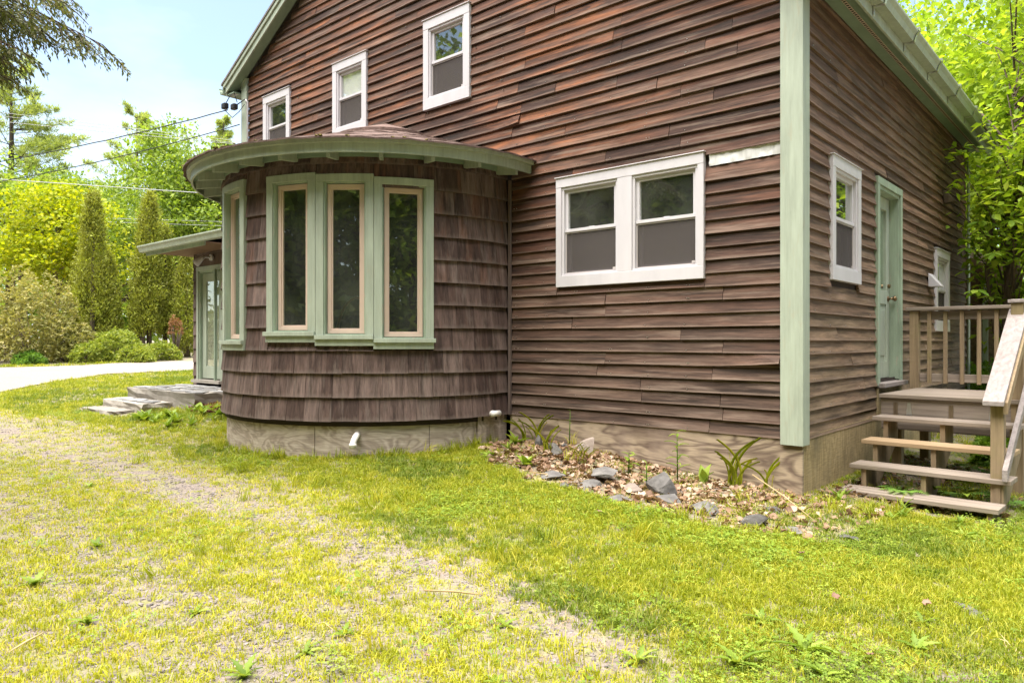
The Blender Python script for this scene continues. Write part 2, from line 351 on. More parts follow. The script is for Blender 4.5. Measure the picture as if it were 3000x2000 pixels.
M['bark'] = bark('tree_bark', (0.075, 0.055, 0.04, 1), (0.19, 0.145, 0.105, 1))
M['bark_dark'] = bark('dark_tree_bark', (0.04, 0.03, 0.022, 1), (0.10, 0.075, 0.055, 1))

# ------------------------------------------------------------------ ground
BC = (-4.98, -0.16); BR = 1.87          # the round bay: centre and radius
def sstep(a, b, x):
    t = np.clip((x - a) / (b - a), 0, 1); return t * t * (3 - 2 * t)
def vnoise(x, y, s, seed=0):
    """cheap smooth value noise on arrays"""
    x = np.asarray(x, float) * s + seed * 17.3; y = np.asarray(y, float) * s + seed * 9.1
    xi = np.floor(x); yi = np.floor(y); fx = x - xi; fy = y - yi; fx = fx * fx * (3 - 2 * fx); fy = fy * fy * (3 - 2 * fy)
    def h(a, b): 
        q = np.sin(a * 127.1 + b * 311.7 + seed) * 43758.5453; return q - np.floor(q)
    return (h(xi, yi) * (1 - fx) + h(xi + 1, yi) * fx) * (1 - fy) + (h(xi, yi + 1) * (1 - fx) + h(xi + 1, yi + 1) * fx) * fy
def zg(x, y, fine=True):
    x = np.asarray(x, float); y = np.asarray(y, float)
    d = (x - CAM[0]) * FWD.x + (y - CAM[1]) * FWD.y
    base = np.interp(x, [-12, -9.6, -7.6, -6.6, -3.2, -2.2, 0.0, 0.8, 3], [0.42, 0.47, 0.34, 0.19, 0.165, 0.13, 0.02, -0.075, -0.09])
    near = np.where(y < 0, np.interp(y, [-9, -4.5, -2.4, -1.4, 0], [0, 0.02, 0.35, 0.82, 1.0]), 1.0)
    left = sstep(-7.0, -9.0, x)
    near = near * (1 - left) + left * np.interp(y, [-9, -3, -1.9, -1.1, -0.7, 0.2], [0.22, 0.32, 0.38, 0.55, 0.80, 1.0])
    z = base * near
    far = np.interp(d, [11.5, 14, 17, 20, 22, 24, 30, 60, 300], [0.2, 0.28, 0.47, 0.57, 0.63, 0.68, 0.78, 1.1, 2.0])
    k = sstep(11.5, 14.5, d) * sstep(-4.0, -10.0, x)
    z = z * (1 - k) + far * k
    z = np.where((x > -10) & (y > 6), np.minimum(z, 0.05) - 0.0 * y, z)
    # the bed of leaves against the wall is mounded
    m = np.exp(-((x + 2.15) / 0.75) ** 2 - ((y + 0.35) / 0.5) ** 2) * 0.10 + np.exp(-((x + 1.0) / 0.8) ** 2 - ((y + 0.6) / 0.45) ** 2) * 0.03
    z = z + m
    if fine: z = z + (vnoise(x, y, 1.3, 1) - 0.5) * 0.030 + (vnoise(x, y, 5.0, 2) - 0.5) * 0.012
    return z
def zgf(x, y): return float(zg(x, y))

def ground_mat():
    t = NT('thin_lawn_soil'); v = t.coord('Object')
    big = t.noise(v, 0.9, 4, 0.6); mid = t.noise(v, 5.0, 5, 0.65); fine = t.noise(v, 60.0, 5, 0.7)
    soil = t.mix(t.ramp(fine, [(0.3, g3(0)), (0.7, g3(1))]), (0.125, 0.10, 0.082, 1), (0.275, 0.225, 0.195, 1))
    green = t.mix(t.ramp(fine, [(0.3, g3(0)), (0.7, g3(1))]), (0.15, 0.17, 0.02, 1), (0.29, 0.28, 0.06, 1))
    c = t.mix(t.ramp(mid, [(0.45, g3(0.02)), (0.66, g3(0.7))]), soil, green)
    vo = t.node('TexVoronoi'); vo.inputs['Scale'].default_value = 85; t.l.new(v, vo.inputs['Vector'])
    c = t.mix(t.ramp(vo.outputs['Distance'], [(0.0, g3(0.45)), (0.35, g3(0.0))]), c, (0.32, 0.285, 0.265, 1))
    return t.principled(c, 0.95, 0.15, t.bump(fine, 0.6, 0.012))
M['ground'] = ground_mat()
def axis_lines(a, b, step, far):
    g = list(np.arange(a, b + 1e-6, step)); lo = [a - 1.5 ** k for k in range(1, 40) if 1.5 ** k < far]; hi = [b + 1.5 ** k for k in range(1, 40) if 1.5 ** k < far]
    return np.array(sorted(lo + g + hi))
gx = axis_lines(-30, 7, 0.2, 420); gy = axis_lines(-8, 14, 0.2, 420)
GX, GY = np.meshgrid(gx, gy, indexing='ij'); GZ = zg(GX, GY)
nx, ny = GX.shape; idx = np.arange(nx * ny).reshape(nx, ny)
q = np.stack([idx[:-1, :-1], idx[1:, :-1], idx[1:, 1:], idx[:-1, 1:]], -1).reshape(-1, 4)
ground = link('ground', np_mesh('ground', np.stack([GX, GY, GZ], -1).reshape(-1, 3), q, M['ground'], smooth=True)); tag(ground, kind='structure')

def cam_pt(px, d):
    """a point on the ground at depth d and image column px (3000 wide), for laying out the far planting"""
    a = (px - 1500) / 2123.7
    return (CAM[0] + d * (FWD.x + a * RGT.x), CAM[1] + d * (FWD.y + a * RGT.y))
def strip(name, near, far, mat, lift, nu=60, nv=10):
    v = []; 
    for i in range(nu + 1):
        s = i / nu * (len(near) - 1); k = min(int(s), len(near) - 2); f = s - k
        a = np.array(near[k]) * (1 - f) + np.array(near[k + 1]) * f; b = np.array(far[k]) * (1 - f) + np.array(far[k + 1]) * f
        wob = (vnoise(i * 0.35, 3.0, 1.0, 5) - 0.5) * 0.5; wob2 = (vnoise(i * 0.4, 8.0, 1.0, 6) - 0.5) * 0.5
        for j in range(nv + 1):
            f2 = j / nv; p = a * (1 - f2) + b * f2 + (b - a) / np.linalg.norm(b - a) * (wob * (1 - f2) + wob2 * f2)
            v.append((p[0], p[1], zgf(p[0], p[1]) + lift))
    id2 = np.arange((nu + 1) * (nv + 1)).reshape(nu + 1, nv + 1)
    qq = np.stack([id2[:-1, :-1], id2[1:, :-1], id2[1:, 1:], id2[:-1, 1:]], -1).reshape(-1, 4)
    return tag(link(name, np_mesh(name, np.array(v), qq, mat, smooth=True)), kind='structure')
def gravel_mat():
    t = NT('pale_pink_gravel'); v = t.coord('Object'); f = t.noise(v, 40, 5, 0.7); b = t.noise(v, 1.2, 4, 0.6)
    c = t.mix(t.ramp(f, [(0.3, g3(0)), (0.7, g3(1))]), (0.17, 0.142, 0.125, 1), (0.30, 0.258, 0.23, 1))
    c = t.mix(t.ramp(b, [(0.55, g3(0)), (0.8, g3(0.5))]), c, (0.28, 0.26, 0.12, 1)); return t.principled(c, 0.9, 0.2, t.bump(f, 0.5, 0.02))
M['gravel'] = gravel_mat()
DN = [cam_pt(-700, 11.5), cam_pt(0, 14), cam_pt(313, 17), cam_pt(553, 18.2), cam_pt(760, 20), cam_pt(1000, 23)]
DF = [cam_pt(-700, 16.5), cam_pt(0, 19), cam_pt(313, 20.6), cam_pt(553, 22.2), cam_pt(760, 25), cam_pt(1000, 29)]
strip('driveway', DN, DF, M['gravel'], 0.02)
strip('road', [cam_pt(-700, 31), cam_pt(200, 31), cam_pt(700, 33), cam_pt(1100, 36)], [cam_pt(-700, 38), cam_pt(200, 38), cam_pt(700, 40), cam_pt(1100, 44)], M['gravel'], 0.03)

# ------------------------------------------------------------------ the house
house = empty('house', (0, 0, 0), 0, 'weathered brown clapboard house with sage green trim and a round shingled bay', 'house')
EXP = 0.1145; Z0 = 0.465; XL = -8.60; YB = 7.1
def rake(x):      # underside of the roof along the gable wall
    return min(5.433 + 0.545 * (x + 8.59), 4.27 - 0.545 * x)
def rake_x(z):    # range of x that lies under the roof at height z
    lo = XL if z <= 5.43 else XL + (z - 5.433) / 0.545
    hi = -0.0 if z <= 4.27 else -(z - 4.27) / 0.545
    return lo, hi
RIDGE_X = -5.36; RIDGE_Z = 5.433 + 0.545 * (RIDGE_X + 8.59)

# window openings on the gable wall (outer edges of the casings): x0, x1, z0, z1
GW = {'double': (-2.445, -0.828, 1.797, 2.893), 'w3': (-4.455, -3.680, 4.005, 5.070), 'w2': (-6.305, -5.560, 4.0, 5.02), 'w1': (-8.110, -7.375, 3.95, 4.975)}
def gable_map(u, v, w): return (u, -w, v)
def side_map(u, v, w): return (w, u, v)

def clap(m, u0, u1, z, mat, parent, lift0=0.0, lift1=0.0, dz0=0.0, dz1=0.0, seed=0, top=None, bot=None, n=5):
    """one bevelled clapboard: thick butt below, thin edge above, bowed a little"""
    mb = MB(); v = []; f = []
    ht = EXP + 0.022 if top is None else top
    for i in range(n + 1):
        t = i / n; u = u0 + (u1 - u0) * t
        wv = (float(vnoise(u * 1.7, z * 9, 1.0, 3)) - 0.5) * 0.005
        lf = lift0 * max(0, 1 - t * 3) ** 2 + lift1 * max(0, t * 3 - 2) ** 2
        zz = z + dz0 * max(0, 1 - t * 3) ** 2 + dz1 * max(0, t * 3 - 2) ** 2 + (float(vnoise(u * 0.9, z * 5, 1.0, 4)) - 0.5) * 0.006
        b = 0.0 if bot is None else bot
        v += [m(u, zz + b, 0.000 + wv + lf), m(u, zz + b, -0.030), m(u, z + ht, -0.032), m(u, z + ht, -0.029 + wv * 0.3)]
    for i in range(n):
        a = i * 4; c = a + 4
        for k in range(4): f.append((a + k, a + (k + 1) % 4, c + (k + 1) % 4, c + k))
    f += [(3, 2, 1, 0), (n * 4, n * 4 + 1, n * 4 + 2, n * 4 + 3)]
    o = mb.add(v, f).obj('clapboard', mat, parent); set_h(o, [0, 0, 1, 1] * (n + 1)); return o

# the walls behind the boards, with real openings for the windows
def wall_grid(mb, m, us, vs, holes, w0, w1, inside=None):
    us = sorted(set(us + [h[0] for h in holes] + [h[1] for h in holes])); vs = sorted(set(vs + [h[2] for h in holes] + [h[3] for h in holes]))
    for i in range(len(us) - 1):
        for j in range(len(vs) - 1):
            cu = (us[i] + us[i + 1]) / 2; cv = (vs[j] + vs[j + 1]) / 2
            if any(h[0] < cu < h[1] and h[2] < cv < h[3] for h in holes): continue
            p = [m(us[i], vs[j], w1), m(us[i + 1], vs[j], w1), m(us[i + 1], vs[j + 1], w1), m(us[i], vs[j + 1], w1)]
            p2 = [m(us[i], vs[j], w0), m(us[i + 1], vs[j], w0), m(us[i + 1], vs[j + 1], w0), m(us[i], vs[j + 1], w0)]
            mb.add(p + p2, [(0, 1, 2, 3), (7, 6, 5, 4)])
def inset(h, d): return (h[0] + d, h[1] - d, h[2] + d, h[3] - d)
gh = [inset(h, 0.055) for h in GW.values()] + [(-6.60, -3.36, 0.75, 3.0)]
SW = {'front': (0.712, 1.536, 1.788, 2.873), 'door': (2.117, 3.084, 0.80, 2.928), 'rear': (4.80, 5.63, 1.383, 2.453)}
sh_ = [inset(SW['front'], 0.055), inset(SW['door'], 0.06), inset(SW['rear'], 0.055)]
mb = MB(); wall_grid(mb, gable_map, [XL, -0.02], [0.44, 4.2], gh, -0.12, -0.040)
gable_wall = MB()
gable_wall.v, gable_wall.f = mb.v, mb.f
zt = 4.2; hs = [h for h in gh if h[3] > zt]
# upper part: slices under the rake, cut round the windows
sl = sorted(set([zt, 5.43, 6.0, RIDGE_Z] + [h[3] for h in hs]))
for a, b in zip(sl[:-1], sl[1:]):
    cuts = sorted([h for h in hs if h[2] < (a + b) / 2 < h[3]], key=lambda h: h[0])
    def seg(xa0, xb0, xa1, xb1):
        for w in (-0.040, -0.12): gable_wall.add([(xa0, -w, a), (xb0, -w, a), (xb1, -w, b), (xa1, -w, b)], [(0, 1, 2, 3)])
    l0, h0 = rake_x(a); l1, h1 = rake_x(b); x0, x1 = l0, l1
    for h in cuts: seg(x0, h[0], x1, h[0]); x0 = x1 = h[1]
    seg(x0, h0 - 0.02, x1, h1 - 0.02)
gw = gable_wall.obj('gable_wall', M['sheath'], house, fix=False)
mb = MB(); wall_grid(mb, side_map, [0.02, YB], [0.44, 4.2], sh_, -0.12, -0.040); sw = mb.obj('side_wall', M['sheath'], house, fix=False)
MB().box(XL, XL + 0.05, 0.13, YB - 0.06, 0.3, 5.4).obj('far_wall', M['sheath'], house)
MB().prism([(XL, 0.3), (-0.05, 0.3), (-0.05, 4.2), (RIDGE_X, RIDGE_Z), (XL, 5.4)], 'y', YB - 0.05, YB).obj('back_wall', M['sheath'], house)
MB().box(XL + 0.06, -0.13, 0.13, YB - 0.06, 0.66, 0.74).obj('floor', M['inner'], house)
MB().box(XL + 0.06, -0.13, 0.13, YB - 0.06, 3.55, 3.62).obj('upper_floor', M['inner'], house)
MB().box(-3.3, -3.2, 0.13, 4.0, 0.745, 3.545).obj('partition', M['inner'], house)
MB().box(XL + 0.06, -3.31, 3.9, 4.0, 0.745, 3.545).obj('partition', M['inner'], house)

# gable boards, one object each
def board_run(m, u0, u1, z, mat, parent, special=None, joints=None, top=None, bot=None):
    """cut a course into boards at studs"""
    if u1 - u0 < 0.03: return
    cuts = [u0]; u = u0
    while True:
        u = u + random.choice([0.8, 1.2, 1.6, 2.0, 2.4, 2.8])
        if random.random() < 0.25: u += random.uniform(-0.15, 0.15)
        if u > u1 - 0.35: break
        cuts.append(u)
    cuts.append(u1)
    for a, b in zip(cuts[:-1], cuts[1:]):
        l0 = random.uniform(0.002, 0.008) * (random.random() < 0.45); l1 = random.uniform(0.002, 0.012) * (random.random() < 0.45)
        clap(m, a + (0.0015 if a > u0 else 0), b - (0.0035 if b < u1 else 0), z + random.uniform(-0.002, 0.002), mat, parent, l0, l1, 0, 0, top=top, bot=bot, n=max(2, min(5, int((b - a) / 0.4) + 1)))
ncourse = int((RIDGE_Z - Z0) / EXP)
wrap_z = None
for i in range(ncourse):
    z = Z0 + i * EXP; zc = z + EXP * 0.5
    lo, hi = rake_x(z + EXP + 0.03); hi = min(hi, -0.165) if z < 4.3 else hi
    lo = max(lo, XL + 0.005)
    spans = [(lo, hi)]
    blocks = [(h[0] - 0.003, h[1] + 0.003, h[2], h[3]) for h in GW.values()]
    if z + EXP < 3.16: blocks.append((-7.2, -3.062, 0, 3.2))      # behind the bay
    elif zc < 3.9:
        rr = (3.88 - zc) / 0.34; blocks.append((-4.98 - rr, -4.98 + rr, 0, 9))
    if abs(zc - 2.83) < EXP * 0.5: blocks.append((-0.83, -0.1, 0, 9)); wrap_z = z   # the board that is missing beside the window
    for b in blocks:
        ns = []
        for s in spans:
            # a board is blocked where the window covers most of it
            if b[2] < zc + 0.02 and b[3] > zc - 0.02 and b[0] < s[1] and b[1] > s[0]:
                if b[0] > s[0]: ns.append((s[0], b[0]))
                if b[1] < s[1]: ns.append((b[1], s[1]))
            else: ns.append(s)
        spans = ns
    for s in spans: 
        if s[1] > s[0]: board_run(gable_map, s[0], s[1], z, M['clap'], gw)
# the two boards that have sprung loose at their ends
clap(gable_map, -2.2, -0.168, Z0 + 5 * EXP + 0.004, M['clap'], gw, 0, 0.035, 0, 0.03, n=8)
clap(gable_map, -4.3, -2.95, Z0 + 27 * EXP + 0.004, M['clap'], gw, 0, 0.03, 0, 0.012, n=8)
# board under the double window
clap(gable_map, -2.45, -0.83, 1.726, M['clap'], gw, 0.003, 0.006, top=0.07, n=8)
# crinkled house wrap where the board is missing
mb = MB(); W = []
for i in range(31):
    for j in range(5):
        u = -0.79 + 0.62 * i / 30; v = wrap_z + 0.012 + (EXP - 0.004) * j / 4 + 0.006 * i / 30
        W.append(gable_map(u, v, -0.012 + (float(vnoise(u * 26, v * 50 + i * 0.3, 1.0, 8)) - 0.5) * 0.016))
mb.add(W, [(i * 5 + j, (i + 1) * 5 + j, (i + 1) * 5 + j + 1, i * 5 + j + 1) for i in range(30) for j in range(4)])
hw = mb.obj('house_wrap', M['housewrap'], house, True); hw['label'] = 'silvery crinkled wrap where a board is missing'

# side boards
for i in range(int((4.16 - 0.456) / EXP) + 1):
    z = 0.456 + i * EXP; zc = z + EXP / 2
    spans = [(0.135, YB - 0.12)]
    for b in SW.values():
        ns = []
        for s in spans:
            if b[2] < zc + 0.02 and b[3] > zc - 0.02 and b[0] < s[1] and b[1] > s[0]:
                if b[0] - 0.003 > s[0]: ns.append((s[0], b[0] - 0.003))
                if b[1] + 0.003 < s[1]: ns.append((b[1] + 0.003, s[1]))
            else: ns.append(s)
        spans = ns
    for s in spans: board_run(side_map, s[0], s[1], z, M['clap_side'], sw)

def nails(m, u0, u1, z0, z1, parent, holes, n):
    mb = MB()
    for k in range(n):
        i = random.randrange(int((z1 - z0) / EXP)); u = u0 + 0.4 * random.randrange(int((u1 - u0) / 0.4)) + random.uniform(-.03, .03); z = z0 + i * EXP + 0.02
        if any(h[0] - .02 < u < h[1] + .02 and h[2] - .02 < z < h[3] + .02 for h in holes): continue
        mb.mbox(m, u, u + 0.006, z, z + 0.006, -0.012, 0.0015)
    o = mb.obj('nail_heads', M['steel'], parent); o['kind'] = 'stuff'
nails(gable_map, -3.0, -0.2, Z0, 4.1, gw, list(GW.values()), 150); nails(gable_map, -8.4, -2.6, 3.95, 5.3, gw, list(GW.values()), 90); nails(side_map, 0.3, 6.8, 0.456, 4.0, sw, list(SW.values()), 90)
# corner boards
MB().box(-0.16, 0.022, -0.022, 0.0, 0.42, 4.22).box(0.0, 0.0215, 0.0005, 0.13, 0.42, 4.2).obj('corner_board', M['green'], house, bevel=0.003)
MB().box(-8.765, -8.60, -0.02, 0.02, 0.4, 5.40).obj('corner_board', M['green'], house, bevel=0.003)
MB().box(0.0, 0.022, YB - 0.115, YB + 0.02, 0.42, 4.18).obj('corner_board', M['green'], house, bevel=0.003)

# foundation panels under the boards
def panel(name, m, u0, u1, v0, v1, w0, w1, mat): 
    o = MB().mbox(m, u0, u1, v0, v1, w0, w1).obj(name, mat, house, bevel=0.002); return o
panel('plywood_panel', gable_map, -2.452, 0.006, -0.35, 0.50, -0.04, -0.012, M['ply_wall'])
panel('plywood_panel', gable_map, -3.09, -2.456, -0.35, 0.50, -0.04, -0.013, M['ply_wall'])
panel('plywood_panel', side_map, 0.016, 2.2, -0.35, 0.49, -0.04, -0.006, M['ply_side'])
panel('plywood_panel', side_map, 2.204, YB, -0.35, 0.49, -0.04, -0.006, M['ply_side'])

# ---- double-hung windows
def double_hung(m, x0, x1, z0, z1, head, jamb, bot, lights, name='window', flash=True, up=None, low_screen=True, label=None):
    """casing mesh with sashes, panes and screens as its pieces.  lights: list of (u0,u1) openings"""
    mb = MB()
    mb.mbox(m, x0, x1, z1 - head, z1, -0.03, 0.022)                  # head casing
    mb.mbox(m, x0, x1, z0, z0 + bot, -0.03, 0.0215)                  # bottom casing
    mb.mbox(m, x0, lights[0][0], z0 + bot, z1 - head, -0.03, 0.020)
    mb.mbox(m, lights[-1][1], x1, z0 + bot, z1 - head, -0.03, 0.020)
    for a, b in zip(lights[:-1], lights[1:]): mb.mbox(m, a[1], b[0], z0 + bot, z1 - head, -0.03, 0.020)
    if flash: mb.mbox(m, x0 - 0.012, x1 + 0.012, z1 + 0.0005, z1 + 0.010, -0.02, 0.034)
    win = mb.obj(name, M['white'], house, bevel=0.003)
    if label: win['label'] = label
    for u0, u1 in lights:
        a, b = z0 + bot, z1 - head; mid = a + (b - a) * 0.505
        fr = MB(); t = 0.026                                           # fixed frame
        fr.mbox(m, u0, u1, b - t, b, -0.075, 0.008); fr.mbox(m, u0, u1, a, a + t * 0.7, -0.075, 0.010)
        fr.mbox(m, u0, u0 + t, a + t * 0.7, b - t, -0.075, 0.005); fr.mbox(m, u1 - t, u1, a + t * 0.7, b - t, -0.075, 0.005)
        fr.obj('frame', M['white'], win, bevel=0.002)
        U0, U1 = u0 + t, u1 - t; s = 0.034
        us = MB(); us.mbox(m, U0, U1, b - t - s, b - t, -0.058, -0.020); us.mbox(m, U0, U1, mid - 0.012, mid + 0.018, -0.058, -0.012)
        us.mbox(m, U0, U0 + s, mid + 0.018, b - t - s, -0.058, -0.020); us.mbox(m, U1 - s, U1, mid + 0.018, b - t - s, -0.058, -0.020)
        us.obj('upper_sash', M['white'], win, bevel=0.002)
        MB().mbox(m, U0 + s * 0.5, U1 - s * 0.5, mid, b - t - s * 0.5, -0.044, -0.040).obj('pane', M['glass'], win)
        ls = MB(); ls.mbox(m, U0, U1, a + t * 0.7, a + t * 0.7 + s, -0.095, -0.062); ls.mbox(m, U0, U1, mid - 0.02, mid + 0.012, -0.095, -0.062)
        ls.mbox(m, U0, U0 + s, a + t * 0.7 + s, mid - 0.02, -0.095, -0.062); ls.mbox(m, U1 - s, U1, a + t * 0.7 + s, mid - 0.02, -0.095, -0.062)
        ls.obj('lower_sash', M['white'], win)
        MB().mbox(m, U0 + s * 0.5, U1 - s * 0.5, a + t, mid, -0.082, -0.078).obj('pane', M['glass'], win)
        if low_screen:
            sc = MB(); k = 0.012; av = a + t * 0.7 + 0.002
            sc.mbox(m, U0, U1, av, av + k, -0.034, -0.022); sc.mbox(m, U0, U1, mid - 0.014 - k, mid - 0.014, -0.034, -0.022)
            sc.mbox(m, U0, U0 + k, av + k, mid - 0.014 - k, -0.034, -0.022); sc.mbox(m, U1 - k, U1, av + k, mid - 0.014 - k, -0.034, -0.022)
            sc.obj('screen_frame', M['screenframe'], win)
            MB().mbox(m, U0 + k, U1 - k, av + k, mid - 0.014 - k, -0.030, -0.0295).obj('screen', M['screen'], win)
            MB().mbox(m, U1 - 0.045, U1 - 0.014, av + k, av + k + 0.022, -0.028, -0.016).obj('latch', M['screenframe'], win)
        MB().mbox(m, (u0 + u1) / 2 - 0.03, (u0 + u1) / 2 + 0.03, mid + 0.019, mid + 0.029, -0.06, -0.04).obj('sash_lock', M['white'], win)
    return win
g = GW['double']; double_hung(gable_map, *g, 0.096, 0.065, 0.112, [(-2.378, -1.712), (-1.552, -0.886)])
g = GW['w3']; w3 = double_hung(gable_map, *g, 0.11, 0.06, 0.13, [(g[0] + 0.09, g[1] - 0.09)])
g = GW['w2']; w2 = double_hung(gable_map, *g, 0.11, 0.06, 0.13, [(g[0] + 0.09, g[1] - 0.09)])
g = GW['w1']; w1 = double_hung(gable_map, *g, 0.11, 0.06, 0.13, [(g[0] + 0.09, g[1] - 0.09)])
g = SW['front']; double_hung(side_map, *g, 0.10, 0.065, 0.115, [(g[0] + 0.085, g[1] - 0.085)])
g = SW['rear']; double_hung(side_map, *g, 0.10, 0.065, 0.115, [(g[0] + 0.085, g[1] - 0.085)])
# blind and curtain behind the middle upstairs window
g = GW['w2']; MB().box(g[0] + 0.12, g[1] - 0.12, 0.0595, 0.0605, 4.51, 4.90).obj('blind', M['fabric'], w2)
mb = MB(); V = []
for i in range(41):
    u = g[0] + 0.12 + (g[1] - g[0] - 0.24) * i / 40; V += [(u, 0.112 + 0.012 * math.sin(i * 1.9), 4.10), (u, 0.112 + 0.010 * math.sin(i * 1.9 + 0.5), 4.52)]
mb.add(V, [(2 * i, 2 * i + 2, 2 * i + 3, 2 * i + 1) for i in range(40)]).obj('curtain', M['fabric'], w2, True)

# ---- kitchen door on the side wall
d0, d1, dz0, dz1 = SW['door']
mb = MB(); mb.mbox(side_map, d0, d1, dz1 - 0.075, dz1, -0.03, 0.020); mb.mbox(side_map, d0, d0 + 0.075, dz0, dz1 - 0.075, -0.03, 0.018); mb.mbox(side_map, d1 - 0.075, d1, dz0, dz1 - 0.075, -0.03, 0.018)
door = mb.obj('door', M['green_worn'], house, bevel=0.003); door['label'] = 'sage green half glazed door above the wooden steps'
mb = MB(); mb.mbox(side_map, d0 + 0.06, d0 + 0.095, dz0 + 0.04, dz1 - 0.08, -0.16, 0.0); mb.mbox(side_map, d1 - 0.095, d1 - 0.06, dz0 + 0.04, dz1 - 0.08, -0.16, 0.0); mb.mbox(side_map, d0 + 0.095, d1 - 0.095, dz1 - 0.11, dz1 - 0.077, -0.16, 0.0)
mb.obj('jamb', M['green_worn'], door)
la, lb, lz0, lz1 = d0 + 0.10, d1 - 0.10, dz0 + 0.055, dz1 - 0.115
mb = MB(); W0, W1 = -0.135, -0.095
mb.mbox(side_map, la, la + 0.11, lz0, lz1, W0, W1); mb.mbox(side_map, lb - 0.11, lb, lz0, lz1, W0, W1)
mb.mbox(side_map, la + 0.11, lb - 0.11, lz1 - 0.13, lz1, W0, W1); mb.mbox(side_map, la + 0.11, lb - 0.11, lz0, lz0 + 0.18, W0, W1); mb.mbox(side_map, la + 0.11, lb - 0.11, lz0 + 0.80, lz0 + 0.95, W0, W1)
mb.mbox(side_map, la + 0.11, lb - 0.11, lz0 + 0.18, lz0 + 0.80, -0.128, -0.108); mb.mbox(side_map, la + 0.16, lb - 0.16, lz0 + 0.24, lz0 + 0.74, -0.128, -0.100)
mb.obj('door_leaf', M['green'], door, bevel=0.004)
MB().mbox(side_map, la + 0.10, lb - 0.10, lz0 + 0.94, lz1 - 0.12, -0.118, -0.114).obj('pane', M['glass'], door)
MB().mbox(side_map, d0 + 0.02, d1 - 0.02, dz0 - 0.02, dz0 + 0.025, -0.16, 0.075).obj('threshold', M['deck_y'], door, bevel=0.004)
MB().mbox(side_map, d0 + 0.02, d1 - 0.02, 0.50, dz0 - 0.022, -0.05, 0.014).obj('kick_board', M['ply_side'], door)
def knob(u, v):
    mb = MB(); mb.tube([(-0.095, u, v), (-0.085, u, v)], 0.032, 12); mb.tube([(-0.085, u, v), (-0.045, u, v)], 0.011, 8)
    mb.tube([(-0.046, u, v), (-0.038, u, v), (-0.02, u, v), (-0.008, u, v), (-0.004, u, v)], [0.014, 0.026, 0.030, 0.022, 0.006], 12); return mb
knob(lb - 0.055, 1.72).obj('handle', M['brass'], door, True)
MB().tube([(-0.095, lb - 0.055, 1.86), (-0.07, lb - 0.055, 1.86)], 0.022, 12).obj('deadbolt', M['brass'], door)

# ---- vent hoods on the side wall
def hood(u, v, s, mat, name):
    return MB().add([(0.0, u - s, v - s), (0.0, u + s, v - s), (0.0, u + s, v + s), (0.0, u - s, v + s), (s * 1.7, u - s * .9, v - s), (s * 1.7, u + s * .9, v - s), (s * 0.35, u + s * .8, v + s * .85), (s * 0.35, u - s * .8, v + s * .85)],
        [(0, 1, 2, 3), (4, 5, 6, 7), (0, 1, 5, 4), (1, 2, 6, 5), (2, 3, 7, 6), (3, 0, 4, 7)]).obj(name, mat, house, bevel=0.004)
hood(5.40, 3.20, 0.085, M['bark'], 'vent_hood')
hood(4.50, 2.02, 0.085, M['white'], 'dryer_vent')

# ---- roof, soffits, fascia, gutters
ov = 0.16; OE = 0.25
def roof_z(x): return min(5.63 + 0.545 * (x + 8.59), 4.41 - 0.545 * x) if True else 0
RX = (4.41 - 5.63 - 0.545 * 8.59) / 1.09; RZ = 4.41 - 0.545 * RX
xl, xr = -9.08, OE + 0.03
prof = [(xl, roof_z(xl)), (RX, RZ), (xr, roof_z(xr)), (xr, roof_z(xr) - 0.035), (RX, RZ - 0.04), (xl, roof_z(xl) - 0.035)]
roof = MB().prism(prof, 'y', -ov - 0.035, YB + 0.2).obj('roof', M['rooftop'], house)
def rakeboard(y0, y1, off0, off1, x0, x1, mat, name):   # board following the left or right slope between two offsets below the roof top
    sl = lambda x, o: (x, roof_z(x) - o)
    return MB().prism([sl(x0, off0), sl(x1, off0), sl(x1, off1), sl(x0, off1)], 'y', y0, y1).obj(name, mat, roof, bevel=0.003)
rakeboard(-ov - 0.022, -ov, 0.037, 0.105, -9.05, RX, M['green'], 'rake_trim'); rakeboard(-ov - 0.0, -ov + 0.022, 0.037, 0.205, -9.0, RX, M['green'], 'rake_board')
rakeboard(-ov - 0.022, -ov, 0.037, 0.105, RX, OE, M['green'], 'rake_trim'); rakeboard(-ov - 0.0, -ov + 0.022, 0.037, 0.205, RX, OE, M['green'], 'rake_board')
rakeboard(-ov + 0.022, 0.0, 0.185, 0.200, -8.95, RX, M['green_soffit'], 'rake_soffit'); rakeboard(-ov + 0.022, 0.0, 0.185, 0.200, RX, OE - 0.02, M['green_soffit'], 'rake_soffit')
# left eave
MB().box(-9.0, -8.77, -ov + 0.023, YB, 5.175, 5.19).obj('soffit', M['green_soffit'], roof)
MB().box(-9.03, -9.0, -ov + 0.023, YB, 5.17, 5.33).obj('fascia', M['green'], roof)
mb = MB()
for k in range(5): mb.box(-8.97, -8.80, -0.11 + k * 0.016, -0.104 + k * 0.016, 5.172, 5.1745)
mb.obj('soffit_vent', M['white'], roof)
def gutter(poly, axis, a, b, mat, parent): return MB().prism(poly, axis, a, b).obj('gutter', mat, parent)
gprof = lambda x, z, s: [(x, z), (x + 0.085 * s, z), (x + 0.10 * s, z + 0.05), (x + 0.125 * s, z + 0.085), (x + 0.125 * s, z + 0.105), (x + 0.118 * s, z + 0.105), (x + 0.118 * s, z + 0.09), (x + 0.09 * s, z + 0.05), (x + 0.078 * s, z + 0.008), (x + 0.008 * s, z + 0.008), (x + 0.008 * s, z + 0.105), (x, z + 0.105)]
gutter(gprof(-9.032, 5.20, -1), 'y', -ov - 0.03, YB, M['green_worn'], roof)
